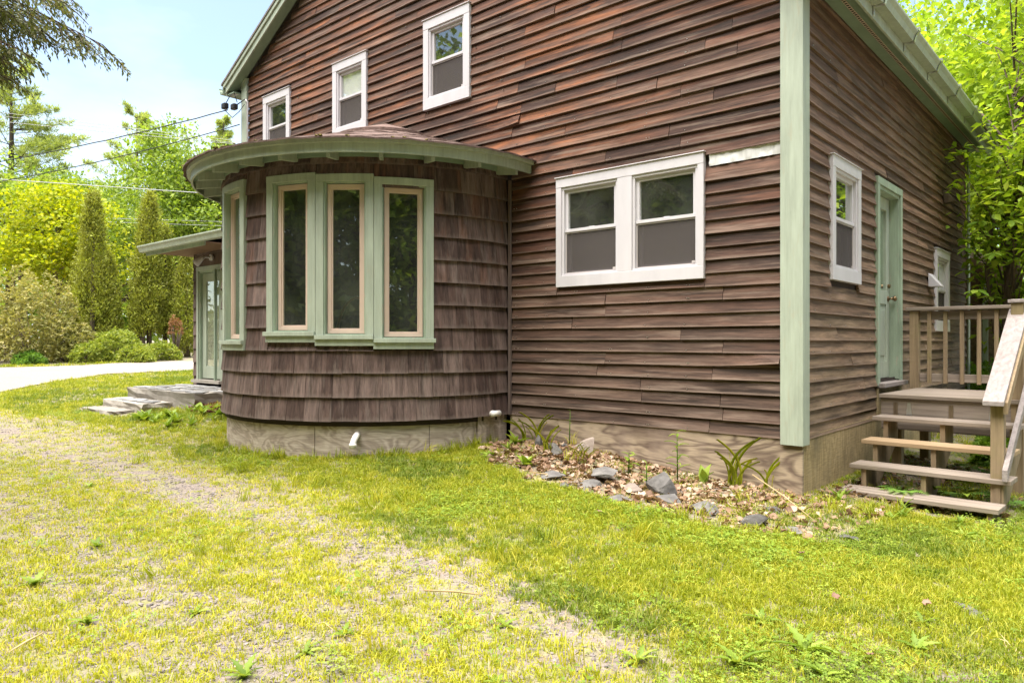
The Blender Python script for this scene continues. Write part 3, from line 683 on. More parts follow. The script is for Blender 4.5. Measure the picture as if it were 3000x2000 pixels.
# right eave: soffit with vent strip, fascia, gutter with straps
SZ = 4.15; FB = 4.06
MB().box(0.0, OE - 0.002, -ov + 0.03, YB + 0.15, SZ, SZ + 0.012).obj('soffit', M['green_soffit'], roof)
mb = MB(); mb.box(0.105, 0.135, -0.1, YB, SZ - 0.004, SZ - 0.001).obj('vent_strip', M['tan'], roof)
mb = MB()
for k in range(150): mb.box(0.110, 0.130, -0.08 + k * 0.047, -0.08 + k * 0.047 + 0.022, SZ - 0.0065, SZ - 0.0045)
o = mb.obj('vent_slot', M['dark'], roof); o['kind'] = 'stuff'
MB().box(OE, OE + 0.022, -ov - 0.01, YB + 0.16, FB, FB + 0.215).obj('fascia', M['green'], roof, bevel=0.003)
gutter(gprof(OE + 0.024, FB + 0.095, 1), 'y', -ov - 0.03, YB + 0.1, M['green'], roof)
for y in (-0.1, 0.95, 2.0, 3.02, 4.05, 5.1, 6.1):
    mb = MB(); G0 = FB + 0.065; pts = [(OE + 0.0265, G0 - 0.05), (OE + 0.0275, G0 + 0.024), (OE + 0.115, G0 + 0.024), (OE + 0.132, G0 + 0.08), (OE + 0.162, G0 + 0.115), (OE + 0.162, G0 + 0.145), (OE + 0.02, G0 + 0.155)]
    for (xa, za), (xb, zb) in zip(pts[:-1], pts[1:]):
        mb.hexa([(xa, y, za), (xb, y, zb), (xb, y + 0.042, zb), (xa, y + 0.042, za), (xa + 0.004, y, za + 0.006), (xb + 0.004, y, zb + 0.004), (xb + 0.004, y + 0.042, zb + 0.004), (xa + 0.004, y + 0.042, za + 0.004)])
    mb.obj('gutter_strap', M['steel'], roof)

# ---- round bay
def bay_pt(th, z, r): return (BC[0] + r * math.cos(R_(th)), BC[1] + r * math.sin(R_(th)), z)
def bay_map(thc):
    return lambda u, v, w: bay_pt(thc + math.degrees(u / BR), v, BR + w)
bay = MB()
AW = {'A': (-106.6, -88.2, 1.156, 2.920), 'B': (-77.2, -59.75, 1.240, 2.895), 'C': (-59.65, -42.35, 1.207, 2.877), 'D': (-42.25, -24.5, 1.175, 2.850)}
ths = sorted(set(list(np.arange(-180, 0.1, 6)) + [a[0] + 2.2 for a in AW.values()] + [a[1] - 2.2 for a in AW.values()] + [5.0, -185.0]))
vsb = sorted(set([0.42, 3.08] + [a[2] + 0.06 for a in AW.values()] + [a[3] - 0.06 for a in AW.values()]))
for t0, t1 in zip(ths[:-1], ths[1:]):
    for v0, v1 in zip(vsb[:-1], vsb[1:]):
        ct, cv = (t0 + t1) / 2, (v0 + v1) / 2
        if any(a[0] + 2.1 < ct < a[1] - 2.1 and a[2] + 0.05 < cv < a[3] - 0.05 for a in AW.values()): continue
        for r in (BR - 0.03, BR - 0.13):
            bay.add([bay_pt(t0, v0, r), bay_pt(t1, v0, r), bay_pt(t1, v1, r), bay_pt(t0, v1, r)], [(0, 1, 2, 3)])
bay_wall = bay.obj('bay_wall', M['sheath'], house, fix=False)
MB().add([bay_pt(t, 0.70, BR - 0.05) for t in range(-186, 7, 6)] + [bay_pt(t, 0.78, BR - 0.05) for t in range(-186, 7, 6)], [tuple(range(32, -1, -1)), tuple(range(33, 66))]).obj('bay_floor', M['inner'], house)
MB().add([bay_pt(t, 3.04, BR - 0.05) for t in range(-186, 7, 6)], [tuple(range(33))]).obj('bay_ceiling', M['inner'], house)
CZ_ = [0.472, 0.704, 0.938, 1.158, 1.385, 1.612, 1.838, 2.064, 2.292, 2.524, 2.754, 2.985]
hidden = MB()
def shingle(th0, th1, z0, z1, flare, mb):
    tm = (th0 + th1) / 2
    zb = z0 + random.uniform(-0.003, 0.003); w = random.uniform(-0.002, 0.003)
    P = []
    for z, ra, rb in ((zb, BR + 0.012 + w * 1.5 + flare, BR - 0.012), (z1, BR - 0.016 + w * 0.3, BR - 0.022)):
        P += [bay_pt(th0, z, ra), bay_pt(th1, z, ra), bay_pt(th1, z, rb), bay_pt(th0, z, rb)]
    mb.hexa(P)
for ci, z in enumerate(CZ_):
    zt = (CZ_[ci + 1] if ci + 1 < len(CZ_) else 3.09) + 0.03
    zc = (z + zt - 0.03) / 2; th = -180.0
    blocks = [(a[0] - 0.1, a[1] + 0.1) for a in AW.values() if a[2] < zc < a[3]]
    zn = zt - 0.03
    for a in AW.values():
        if not (a[2] < zc < a[3]): continue
        parts_ = ([(a[3] + 0.002, zt)] if a[3] < zn else []) + ([(z, a[2] - 0.001)] if a[2] > z + 0.01 else [])
        for (za, zb_) in parts_:
            t_ = a[0]
            while t_ < a[1] - 0.5:
                w_ = min(random.uniform(4.0, 7.0), a[1] - t_); s_ = MB(); shingle(t_, t_ + w_ - 0.08, za, zb_, 0, s_); set_h(s_.obj('shingle', M['shingle'], bay_wall), [0] * 4 + [1] * 4); t_ += w_
    while th < 4.5:
        wdt = math.degrees(random.choice([0.12, 0.16, 0.19, 0.21, 0.23, 0.25, 0.28]) * random.uniform(0.9, 1.1) / BR)
        t1 = min(th + wdt, 4.8); hit = False
        for b in blocks:
            if th < b[0] < t1: t1 = b[0]
            if b[0] <= th < b[1]: th = b[1]; hit = True; break
        if hit: continue
        # keep clear of slivers
        if t1 - th > 0.7:
            if th < -122: shingle(th, t1 - 0.06, z, zt, 0, hidden)
            else:
                s_ = MB(); shingle(th, t1 - random.uniform(0.04, 0.12), z, zt, 0.004 if ci == 0 else 0, s_); set_h(s_.obj('shingle', M['shingle'], bay_wall), [0] * 4 + [1] * 4)
        th = t1
o = hidden.obj('shingle_run', M['shingle'], bay_wall); set_h(o, ([0] * 4 + [1] * 4) * (len(hidden.v) // 8)); o['kind'] = 'stuff'
# skirt of curved plywood under the shingles
for k, (a, b) in enumerate(((-175, -128.2), (-128, -96.2), (-96, -61.2), (-61, -25.3), (-25.1, -8.2))):
    m = bay_map(0); k2 = math.pi / 180 * BR
    MB().mbox(m, a * k2, b * k2, -0.3, 0.50, -0.075, -0.05 - 0.001 * (k % 2), 12).obj('plywood_panel', M['ply_bay'], house)
MB().mbox(bay_map(0), -8.0 * math.pi / 180 * BR, 5.5 * math.pi / 180 * BR, -0.3, 0.468, -0.07, -0.030, 4).obj('corner_panel', M['ply_bay'], house)
MB().box(-3.085, -3.058, -0.03, 0.0, 0.47, 2.97).obj('corner_strip', M['shingle'], house)

# casement windows of the bay
def casement(key, name='casement_window'):
    a0, a1, z0, z1 = AW[key]; tc_ = (a0 + a1) / 2; hw_ = R_(a1 - a0) / 2 * BR; m = bay_map(tc_)
    cw = 0.078 if key != 'A' else 0.085; N = 5
    sill_t = z0 + 0.105; ot = z1 - 0.072
    mb = MB()
    mb.mbox(m, -hw_, hw_, ot, z1, -0.03, 0.030, N)
    mb.mbox(m, -hw_, -hw_ + cw, sill_t, ot, -0.03, 0.028, 1); mb.mbox(m, hw_ - cw, hw_, sill_t, ot, -0.03, 0.028, 1)
    win = mb.obj(name, M['green'], house, bevel=0.003)
    s = MB(); s.mbox(m, -hw_ - 0.018 * (key in 'AB'), hw_ + 0.012 * (key == 'D'), sill_t - 0.042, sill_t, -0.06, 0.062, N); s.mbox(m, -hw_ - 0.005, hw_, z0, sill_t - 0.0425, -0.03, 0.036, N)
    s.obj('sill', M['green'], win, bevel=0.003)
    j = MB(); u0, u1 = -hw_ + cw, hw_ - cw; rec = -0.075
    j.mbox(m, u0 - 0.004, u0 + 0.012, sill_t, ot, rec - 0.04, 0.010); j.mbox(m, u1 - 0.012, u1 + 0.004, sill_t, ot, rec - 0.04, 0.010); j.mbox(m, u0 + 0.012, u1 - 0.012, ot - 0.012, ot + 0.003, rec - 0.04, 0.010); j.mbox(m, u0 + 0.012, u1 - 0.012, sill_t - 0.01, sill_t + 0.012, rec - 0.04, 0.012)
    j.obj('jamb', M['green_worn'], win)
    f = MB(); a, b, c, d = u0 + 0.018, u1 - 0.018, sill_t + 0.016, ot - 0.018; t = 0.036
    f.mbox(m, a, b, d - t, d, rec, rec + 0.038); f.mbox(m, a, b, c, c + t, rec, rec + 0.038)
    f.mbox(m, a, a + t, c + t, d - t, rec, rec + 0.0375); f.mbox(m, b - t, b, c + t, d - t, rec, rec + 0.0375)
    a, b, c, d = a + t, b - t, c + t, d - t; t = 0.014
    f.mbox(m, a, b, d - t, d, rec, rec + 0.026); f.mbox(m, a, b, c, c + t, rec, rec + 0.026); f.mbox(m, a, a + t, c + t, d - t, rec, rec + 0.0255); f.mbox(m, b - t, b, c + t, d - t, rec, rec + 0.0255)
    f.obj('sash', M['tan'], win, bevel=0.002)
    MB().mbox(m, a + 0.006, b - 0.006, c + 0.006, d - 0.006, rec + 0.010, rec + 0.014).obj('pane', M['glass'], win)
    return win
for kk in 'ABCD': casement(kk)

# bay roof: stepped courses of a half cone, drip edge, fascia, rafter tails
RE = 2.19; bay_roof_z = 3.150; APEX = 3.87
def ring(mb, r0, z0, r1, z1, r2, z2, r3, z3, a0=-186, a1=4.5, n=64):
    v = []; f = []
    for i in range(n + 1):
        t = a0 + (a1 - a0) * i / n; v += [bay_pt(t, z0, r0), bay_pt(t, z1, r1), bay_pt(t, z2, r2), bay_pt(t, z3, r3)]
    for i in range(n):
        for k in range(4): f.append((i * 4 + k, i * 4 + (k + 1) % 4, i * 4 + 4 + (k + 1) % 4, i * 4 + 4 + k))
    f += [(3, 2, 1, 0), (n * 4, n * 4 + 1, n * 4 + 2, n * 4 + 3)]
    return mb.add(v, f)
slope = lambda r: 3.135 + (2.25 - r) / 2.25 * (APEX - 3.135)
mb = MB(); ring(mb, 2.235, slope(2.235) - 0.03, 2.235, slope(2.235) - 0.012, 0.02, APEX - 0.012, 0.02, APEX - 0.04)
bay_roof = mb.obj('bay_roof', M['roof'], house, True)
nc = 15
for k in range(nc):
    r_out = 2.275 - k * 0.144; r_in = max(0.03, r_out - 0.16)
    v = []; f = []; n = 70
    for i in range(n + 1):
        t = -186 + 190.5 * i / n; jz = (float(vnoise(i * 0.9, k * 3.1, 1.0, 9)) - 0.5) * 0.012; jr = (float(vnoise(i * 1.7, k * 7.7, 1.0, 12)) - 0.5) * 0.02
        v += [bay_pt(t, slope(r_out) - 0.010 + jz, r_out + jr), bay_pt(t, slope(r_out) + 0.006 + jz, r_out + jr), bay_pt(t, slope(r_in) + 0.003, r_in), bay_pt(t, slope(r_in) - 0.006, r_in)]
    for i in range(n):
        for q_ in range(4): f.append((i * 4 + q_, i * 4 + (q_ + 1) % 4, i * 4 + 4 + (q_ + 1) % 4, i * 4 + 4 + q_))
    MB().add(v, f).obj('shingle_course', M['roof'], bay_roof)
mb = MB(); ring(mb, 0.62, slope(0.62) + 0.008, 0.62, slope(0.62) + 0.040, 0.02, APEX + 0.05, 0.02, APEX + 0.02); mb.obj('roof_cap', M['roof'], bay_roof)
mb = MB(); ring(mb, RE + 0.005, 3.093, RE + 0.045, 3.093, RE + 0.050, 3.138, RE + 0.005, 3.138); mb.obj('drip_board', M['green'], bay_roof, True).modifiers.new('e', 'EDGE_SPLIT').split_angle = R_(40)
mb = MB(); ring(mb, RE - 0.018, 3.008, RE + 0.004, 3.008, RE + 0.004, 3.137, RE - 0.018, 3.137); mb.obj('fascia', M['green'], bay_roof, True).modifiers.new('e', 'EDGE_SPLIT').split_angle = R_(40)
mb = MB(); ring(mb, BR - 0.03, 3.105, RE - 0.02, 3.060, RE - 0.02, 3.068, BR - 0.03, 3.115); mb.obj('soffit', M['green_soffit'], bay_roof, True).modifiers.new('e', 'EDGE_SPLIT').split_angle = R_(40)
for t in np.arange(-172, 5, 13.2):
    def rp(r, s, z): return (BC[0] + r * math.cos(R_(t)) - s * math.sin(R_(t)), BC[1] + r * math.sin(R_(t)) + s * math.cos(R_(t)), z)
    MB().hexa([rp(BR - 0.02, -0.019, 3.015), rp(RE - 0.045, -0.019, 2.972), rp(RE - 0.045, 0.019, 2.972), rp(BR - 0.02, 0.019, 3.015), rp(BR - 0.02, -0.019, 3.112), rp(RE - 0.045, -0.019, 3.064), rp(RE - 0.045, 0.019, 3.064), rp(BR - 0.02, 0.019, 3.112)]).obj('rafter_tail', M['green'], bay_roof)
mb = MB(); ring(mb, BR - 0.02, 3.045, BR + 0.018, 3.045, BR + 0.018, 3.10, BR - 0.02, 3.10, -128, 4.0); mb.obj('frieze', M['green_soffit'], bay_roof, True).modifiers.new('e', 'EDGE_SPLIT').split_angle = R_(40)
# moss along the roof edge
for k in range(26):
    t = random.choice([random.uniform(-118, -70), random.uniform(-118, -20)]); s = random.uniform(0.008, 0.022); p = bay_pt(t, slope(2.24) + 0.006, 2.25 + random.uniform(-0.02, 0.015))
    b = bmesh.new(); bmesh.ops.create_icosphere(b, subdivisions=1, radius=s)
    for v in b.verts: v.co = Vector((v.co.x * random.uniform(.8, 2), v.co.y * random.uniform(.8, 2), v.co.z * 0.6)) + Vector(p)
    me = bpy.data.meshes.new('moss'); b.to_mesh(me); b.free(); me.materials.append(M['moss']); link('moss', me, bay_roof)

# pipes sticking out of the walls
p0 = Vector(bay_pt(-47.5, 0.345, BR - 0.08)); p1 = Vector(bay_pt(-47.5, 0.325, BR + 0.05)); p2 = Vector(bay_pt(-48, 0.26, BR + 0.095)); p3 = Vector(bay_pt(-48, 0.225, BR + 0.105))
pp = MB().tube([p0, p1, p1.lerp(p2, .5) + Vector((0, 0, .008)), p2, p3], [0.031, 0.031, 0.031, 0.031, 0.031], 14).obj('drain_pipe', M['pvc'], house, True)
MB().tube([p2.lerp(p1, .1), p2.lerp(p3, 0.6)], 0.036, 14).obj('pipe_collar', M['pvc'], pp, True)
MB().tube([bay_pt(-3, 0.50, BR - 0.08), bay_pt(-3, 0.50, BR + 0.06)], 0.028, 14).tube([bay_pt(-1.6, 0.50, BR + 0.07), bay_pt(-5.2, 0.50, BR + 0.075)], 0.031, 14).obj('drain_pipe', M['pvc'], house, True)

# ---- entry wing at the left
WX0, WX1 = -10.44, -8.77
MB().box(WX0 + 0.02, -10.30, 0.03, 3.6, 0.25, 2.80).box(-10.30, WX1, 0.03, 0.08, 2.50, 2.80).box(-9.39, WX1, 0.03, 0.08, 0.25, 2.50).box(WX0 + 0.02, WX1, 3.6, 3.65, 0.25, 2.8).box(-10.29, WX1, 0.35, 0.40, 0.25, 2.8).obj('wing_wall', M['sheath'], house)
for i in range(10):
    z = 0.42 + i * 0.235
    xa, xb = WX0 - 0.004, -10.305
    mb = MB()
    mb.hexa([(xa, -0.012, z), (xb, -0.012, z), (xb, 0.028, z), (xa, 0.028, z), (xa + 0.02, 0.015, z + 0.25), (xb, 0.015, z + 0.25), (xb, 0.028, z + 0.25), (xa + 0.02, 0.028, z + 0.25)]); mb.obj('shingle', M['shingle'], house)
    MB().hexa([(xa - 0.028, 0.0, z), (xa + 0.02, 0.0, z), (xa + 0.02, 0.9, z), (xa - 0.028, 0.9, z), (xa + 0.005, 0.0, z + 0.25), (xa + 0.02, 0.0, z + 0.25), (xa + 0.02, 0.9, z + 0.25), (xa + 0.005, 0.9, z + 0.25)]).obj('shingle', M['shingle'], house)
x = -10.30
while x < WX1 - 0.05:
    w_ = min(random.uniform(0.1, 0.2), WX1 - x)
    for z in (2.535, 2.74): MB().hexa([(x, -0.012, z), (x + w_ - .003, -0.012, z), (x + w_ - .003, 0.028, z), (x, 0.028, z), (x, 0.015, z + 0.23), (x + w_ - .003, 0.015, z + 0.23), (x + w_ - .003, 0.028, z + 0.23), (x, 0.028, z + 0.23)]).obj('shingle', M['shingle'], house)
    x += w_
# wing roof
WR = MB().hexa([(-10.90, -0.62, 2.80), (WX1 + 0.03, -0.62, 2.80), (WX1 + 0.03, 3.9, 3.55), (-10.90, 3.9, 3.55), (-10.90, -0.62, 2.90), (WX1 + 0.03, -0.62, 2.90), (WX1 + 0.03, 3.9, 3.65), (-10.90, 3.9, 3.65)]).obj('wing_roof', M['rooftop'], house)
MB().box(-10.86, WX1 + 0.02, -0.60, 0.02, 2.765, 2.782).box(-10.86, -10.45, 0.02, 3.6, 2.765, 2.781).obj('soffit', M['soffit_wood'], WR)
MB().box(-10.88, WX1 + 0.02, -0.625, -0.603, 2.72, 2.87).obj('fascia', M['green_worn'], WR)
MB().prism([(-0.625, 2.77), (3.9, 3.5), (3.9, 3.6), (-0.625, 2.87)], 'x', -10.905, -10.88).obj('rake_board', M['green'], WR)
gp = [(-0.627 - (px - 0.0), pz) for px, pz in gprof(0.0, 2.775, 1)]
MB().prism(gp, 'x', -10.94, -7.9).obj('gutter', M['green'], WR)
# entry door with blind behind its glass
mb = MB(); mb.box(-10.30, -9.38, -0.025, 0.03, 2.455, 2.53).box(-10.30, -10.235, -0.022, 0.03, 0.60, 2.455).box(-9.445, -9.38, -0.022, 0.03, 0.60, 2.455)
ed = mb.obj('door', M['green'], house, bevel=0.003); ed['label'] = 'sage green entry door with a slatted blind behind its long pane'
MB().box(-10.235, -10.20, -0.0, 0.20, 0.60, 2.455).box(-9.48, -9.445, -0.0, 0.20, 0.60, 2.455).box(-10.20, -9.48, 0.0, 0.2, 2.42, 2.455).obj('jamb', M['green_worn'], ed)
mb = MB(); X0, X1 = -10.195, -9.485
mb.box(X0, X0 + 0.13, 0.04, 0.08, 0.62, 2.415).box(X1 - 0.13, X1, 0.04, 0.08, 0.62, 2.415).box(X0 + 0.13, X1 - 0.13, 0.04, 0.08, 2.27, 2.415).box(X0 + 0.13, X1 - 0.13, 0.04, 0.08, 0.62, 0.83); mb.obj('door_leaf', M['green'], ed, bevel=0.004)
mb = MB()
for k in range(62): z = 0.835 + k * 0.023; mb.hexa([(X0 + 0.125, 0.064, z), (X1 - 0.125, 0.064, z), (X1 - 0.125, 0.074, z + 0.008), (X0 + 0.125, 0.074, z + 0.008), (X0 + 0.125, 0.065, z + 0.016), (X1 - 0.125, 0.065, z + 0.016), (X1 - 0.125, 0.075, z + 0.0225), (X0 + 0.125, 0.075, z + 0.0225)])
o = mb.obj('blind', M['blindcream'], ed); o['kind'] = 'stuff'
MB().box(X0 + 0.12, X1 - 0.12, 0.056, 0.059, 0.82, 2.28).obj('pane', M['glass'], ed)
MB().box(-9.56, -9.53, -0.075, -0.03, 0.58, 2.45).obj('door_post', M['green_worn'], ed)
MB().box(-10.33, -9.35, -0.10, 0.2, 0.55, 0.60).obj('threshold', M['concrete'], ed)

# ell at the far end of the house
MB().box(-3.2, 0.25, 9.6, 9.7, 0.0, 2.6).box(-3.2, 0.0, 7.13, 9.6, 2.55, 2.7).obj('rear_wing_wall', M['clap_side'], house)
MB().box(-0.165, -0.09, 9.50, 9.60, 0.1, 2.35).obj('corner_board', M['green'], house); MB().box(0.20, 0.265, 9.52, 9.60, 0.1, 2.3).obj('corner_board', M['green'], house)
# conduit on the left corner
MB().tube([(-8.55, -0.03, 3.2), (-8.55, -0.03, 5.0), (-8.57, -0.05, 5.04)], 0.014, 8).obj('conduit', M['white'], house, True)

# ------------------------------------------------------------------ chair inside the bay
ch = empty('chair', (-5.05, -0.75, 0.78), R_(20), 'red brown bentwood chair seen through the left casement of the bay', 'chair')
mb = MB(); pts = []
for k in range(17):
    a = math.pi * k / 16; pts.append((-0.22 * math.cos(a), 0.2 + 0.10 * math.sin(a), 0.45 + 0.55 * math.sin(a) ** 0.7))
mb.tube(pts, 0.018, 8).obj('backrest', M['chairwood'], ch, True)
MB().tube([(0, 0, 0.43), (0, 0, 0.46)], [0.22, 0.23], 20).obj('seat', M['chairwood'], ch)
for sx in (-1, 1):
    for sy in (-1, 1): MB().tube([(sx * 0.15, sy * 0.15, 0.43), (sx * 0.20, sy * 0.20, 0.0)], [0.018, 0.013], 8).obj('leg', M['chairwood'], ch, True)

# ------------------------------------------------------------------ floodlight on the wing
fl = empty('floodlight', (-9.75, -0.012, 2.66), 0, 'small white floodlight over the green entry door', 'lamp')
MB().tube([(0, 0, 0), (0, -0.03, 0)], 0.055, 14).obj('wall_plate', M['white'], fl)
MB().tube([(0, -0.03, 0), (-0.02, -0.10, 0.0), (-0.04, -0.13, -0.01)], 0.017, 8).obj('arm', M['white'], fl, True)
MB().tube([(-0.03, -0.125, 0.0), (-0.055, -0.15, -0.03), (-0.10, -0.20, -0.085), (-0.125, -0.225, -0.115)], [0.03, 0.036, 0.058, 0.066], 16).obj('lamp_shade', M['white'], fl, True)

# ------------------------------------------------------------------ wooden steps and landing
st = empty('porch_steps', (0.13, 1.0, -0.08), R_(-2.6), 'grey wooden porch steps with a landing and balustrade at the side door', 'steps')
def sp(name, mat, *boxes, bevel=0.004):
    mb = MB()
    for b in boxes: mb.box(*b)
    return mb.obj(name, mat, st, bevel=bevel)
LX = 1.14
fronts = [-0.46, -0.19, 0.11, 0.40]; tops = [0.098, 0.275, 0.455, 0.64]     # relative to the empty
for k, (y, z) in enumerate(zip(fronts, tops)):
    o = sp('tread', M['deck_new'] if k == 2 else M['deck_x'], (0.0, LX + 0.03 * (k == 1), y, y + 0.27, z - 0.036, z))
    if k == 2: o['label'] = 'fresh yellowish replacement tread'
for k in range(9): sp('deck_board', M['deck_x'], (-0.03, LX - 0.04, 0.69 + k * 0.142, 0.69 + k * 0.142 + 0.138, 0.795, 0.830))
sp('rim_joist', M['deck_x'], (-0.02, LX - 0.05, 0.725, 0.76, 0.62, 0.792)); sp('lower_joist', M['deck_x'], (-0.02, LX - 0.05, 0.728, 0.758, 0.50, 0.616))
sp('rim_joist', M['deck_z'], (LX - 0.10, LX - 0.06, 0.77, 1.95, 0.62, 0.792)); sp('rim_joist', M['deck_z'], (-0.03, 0.01, 0.77, 1.95, 0.62, 0.792))
for xs in (0.09, 0.55, 1.06):      # cut stringers
    poly = [(fronts[0] + 0.03, 0.0), (fronts[0] + 0.03, tops[0] - 0.037)]
    for k in range(4):
        poly.append(((fronts[k + 1] if k < 3 else 0.72) + 0.03 if k < 3 else 0.72, tops[k] - 0.037))
        poly.append((poly[-1][0], (tops[k + 1] if k < 3 else 0.79) - 0.037))
    poly += [(0.72, 0.40), (0.10, 0.0)]
    MB().prism(poly, 'x', xs, xs + 0.038).obj('stringer', M['deck_z'], st)
for (x_, y_, z0_, z1_) in ((1.03, -0.15, 0.0, 0.885), (1.02, 0.72, 0.0, 1.66), (1.02, 1.93, 0.0, 1.66), (-0.10, 1.93, 0.70, 1.66), (0.05, 0.80, 0.0, 0.61), (0.02, 1.85, 0.0, 0.61)):
    sp('post', M['deck_z'], (x_, x_ + 0.088, y_, y_ + 0.088, z0_, z1_), bevel=0.005)
sp('post_cap', M['deck_y'], (1.0, 1.13, 0.70, 0.83, 1.662, 1.69)); 
sp('cap_rail', M['deck_x'], (-0.13, 1.0, 1.90, 2.05, 1.662, 1.697)); sp('cap_rail', M['deck_y'], (1.0, 1.13, 0.835, 2.05, 1.663, 1.698))
sp('top_rail', M['deck_x'], (-0.012, 1.018, 1.975, 2.01, 1.56, 1.655)); sp('bottom_rail', M['deck_x'], (-0.012, 1.018, 1.975, 2.01, 0.90, 0.985))
for k in range(6): sp('baluster', M['deck_z'], (0.07 + k * 0.152, 0.07 + k * 0.152 + 0.036, 1.937, 1.973, 0.885, 1.65), bevel=0.003)
sp('top_rail', M['deck_z'], (1.06, 1.095, 0.81, 1.93, 1.56, 1.655)); sp('bottom_rail', M['deck_z'], (1.06, 1.095, 0.81, 1.93, 0.92, 1.0))
for k in range(7): sp('baluster', M['deck_z'], (1.097, 1.133, 0.90 + k * 0.148, 0.936 + k * 0.148, 0.90, 1.65), bevel=0.003)
def slanted(name, mat, x0, x1, ya, za, yb, zb, th):
    return MB().hexa([(x0, ya, za - th), (x1, ya, za - th), (x1, yb, zb - th), (x0, yb, zb - th), (x0, ya, za), (x1, ya, za), (x1, yb, zb), (x0, yb, zb)]).obj(name, mat, st, bevel=0.004)
slanted('handrail', M['deck_y'], 0.995, 1.135, -0.24, 0.875, 0.80, 1.615, 0.036)
slanted('support_rail', M['deck_z'], 1.118, 1.152, -0.19, 0.868, 0.74, 1.53, 0.09)
slanted('mid_rail', M['deck_y'], 1.12, 1.156, -0.23, 0.36, 0.74, 1.02, 0.09)
for x_ in (0.20, 0.86):
    MB().hexa([(x_, 0.716, 0.64), (x_ + 0.05, 0.716, 0.64), (x_ + 0.05, 0.724, 0.64), (x_, 0.724, 0.64), (x_ + 0.012, 0.716, 0.755), (x_ + 0.038, 0.716, 0.755), (x_ + 0.038, 0.724, 0.755), (x_ + 0.012, 0.724, 0.755)]).obj('strap_hinge', M['steel'], st)

# ------------------------------------------------------------------ stone steps at the entry
ss = empty('stone_steps', (-9.5, -0.6, 0.0), 0, 'low concrete entry steps paved with grey slate slabs', 'steps')
def rough_block(x0, x1, y0, y1, z0, z1, name, mat, seed):
    b = bmesh.new(); bmesh.ops.create_cube(b, size=1); bmesh.ops.subdivide_edges(b, edges=b.edges, cuts=5, use_grid_fill=True)
    rr = random.Random(seed)
    for v in b.verts:
        v.co = Vector((x0 + (v.co.x + .5) * (x1 - x0), y0 + (v.co.y + .5) * (y1 - y0), z0 + (v.co.z + .5) * (z1 - z0))) + Vector((rr.uniform(-1, 1), rr.uniform(-1, 1), rr.uniform(-.5, .5))) * 0.018
    me = bpy.data.meshes.new(name); b.to_mesh(me); b.free(); me.materials.append(mat); return link(name, me, ss)
rough_block(-1.15, 1.25, -0.42, 0.62, 0.02, 0.495, 'platform', M['concrete'], 1)
rough_block(-0.95, 0.55, -0.86, -0.40, 0.0, 0.335, 'lower_step', M['concrete'], 2)
rough_block(-0.85, 0.3, -1.2, -0.84, -0.05, 0.235, 'bottom_step', M['concrete'], 3)
def slab(cx, cy, z, rx, ry, seed):
    rr = random.Random(seed); n = rr.choice([5, 6, 7]); poly = []
    for k in range(n):
        a = 2 * math.pi * (k + rr.uniform(-.25, .25)) / n; poly.append((cx + rx * math.cos(a) * rr.uniform(.85, 1.15), cy + ry * math.sin(a) * rr.uniform(.85, 1.15)))
    MB().prism(poly, 'z', z, z + 0.022).obj('slate_slab', M['slate_pale'], ss, bevel=0.003)
k = 0
for ix in range(5):
    for iy in range(3):
        k += 1; slab(-0.92 + ix * 0.47 + (iy % 2) * 0.1, -0.24 + iy * 0.33, 0.488, 0.215, 0.15, k)
for ix in range(3): slab(-0.72 + ix * 0.47, -0.63, 0.330, 0.215, 0.17, 40 + ix)

# ------------------------------------------------------------------ foliage helpers
def rand_dirs(n):
    v = rng.normal(size=(n, 3)); return v / np.linalg.norm(v, axis=1, keepdims=True)
def leaf_mesh(name, pos, size, mat, aspect=0.55, dirs=None, up_bias=0.6, fold=0.25, rnd=None):
    """a folded pointed leaf (4 points, 2 faces) at each position"""
    n = len(pos); size = np.broadcast_to(np.asarray(size, float), (n,))[:, None]
    d = rand_dirs(n) if dirs is None else dirs
    nrm = rand_dirs(n); nrm[:, 2] = np.abs(nrm[:, 2]) + up_bias
    s = np.cross(d, nrm); s /= np.linalg.norm(s, axis=1, keepdims=True) + 1e-9
    nn = np.cross(s, d)
    a = pos; b = pos + d * size; m = pos + d * size * 0.45
    l = m + s * size * aspect * 0.5 + nn * size * fold * 0.4; r = m - s * size * aspect * 0.5 + nn * size * fold * 0.4
    V = np.stack([a, r, b, l], 1).reshape(-1, 3); i = np.arange(n)[:, None] * 4
    F = np.concatenate([i + np.array([[0, 1, 2]]), i + np.array([[0, 2, 3]])], 1).reshape(-1, 3)
    rv = np.repeat(rng.random(n) if rnd is None else rnd, 4)
    return np_mesh(name, V, F, mat, rv)
def clumps(center, radii, nclump, nper, clump_r, shell=0.55, zcut=-0.6):
    c = rand_dirs(nclump); c = c[c[:, 2] > zcut]; rr = (shell + (1 - shell) * rng.random(len(c)))[:, None]
    cc = np.array(center) + c * rr * np.array(radii)
    p = np.repeat(cc, nper, 0) + np.clip(rng.normal(size=(len(cc) * nper, 3)), -2, 2) * clump_r * np.array([1, 1, 0.55])
    return p, cc
def tree_empty(name, label, x, y, group=None, cat='tree', z=None):
    return empty(name, (x, y, zgf(x, y) - 0.05 if z is None else z), 0, label, cat, group)
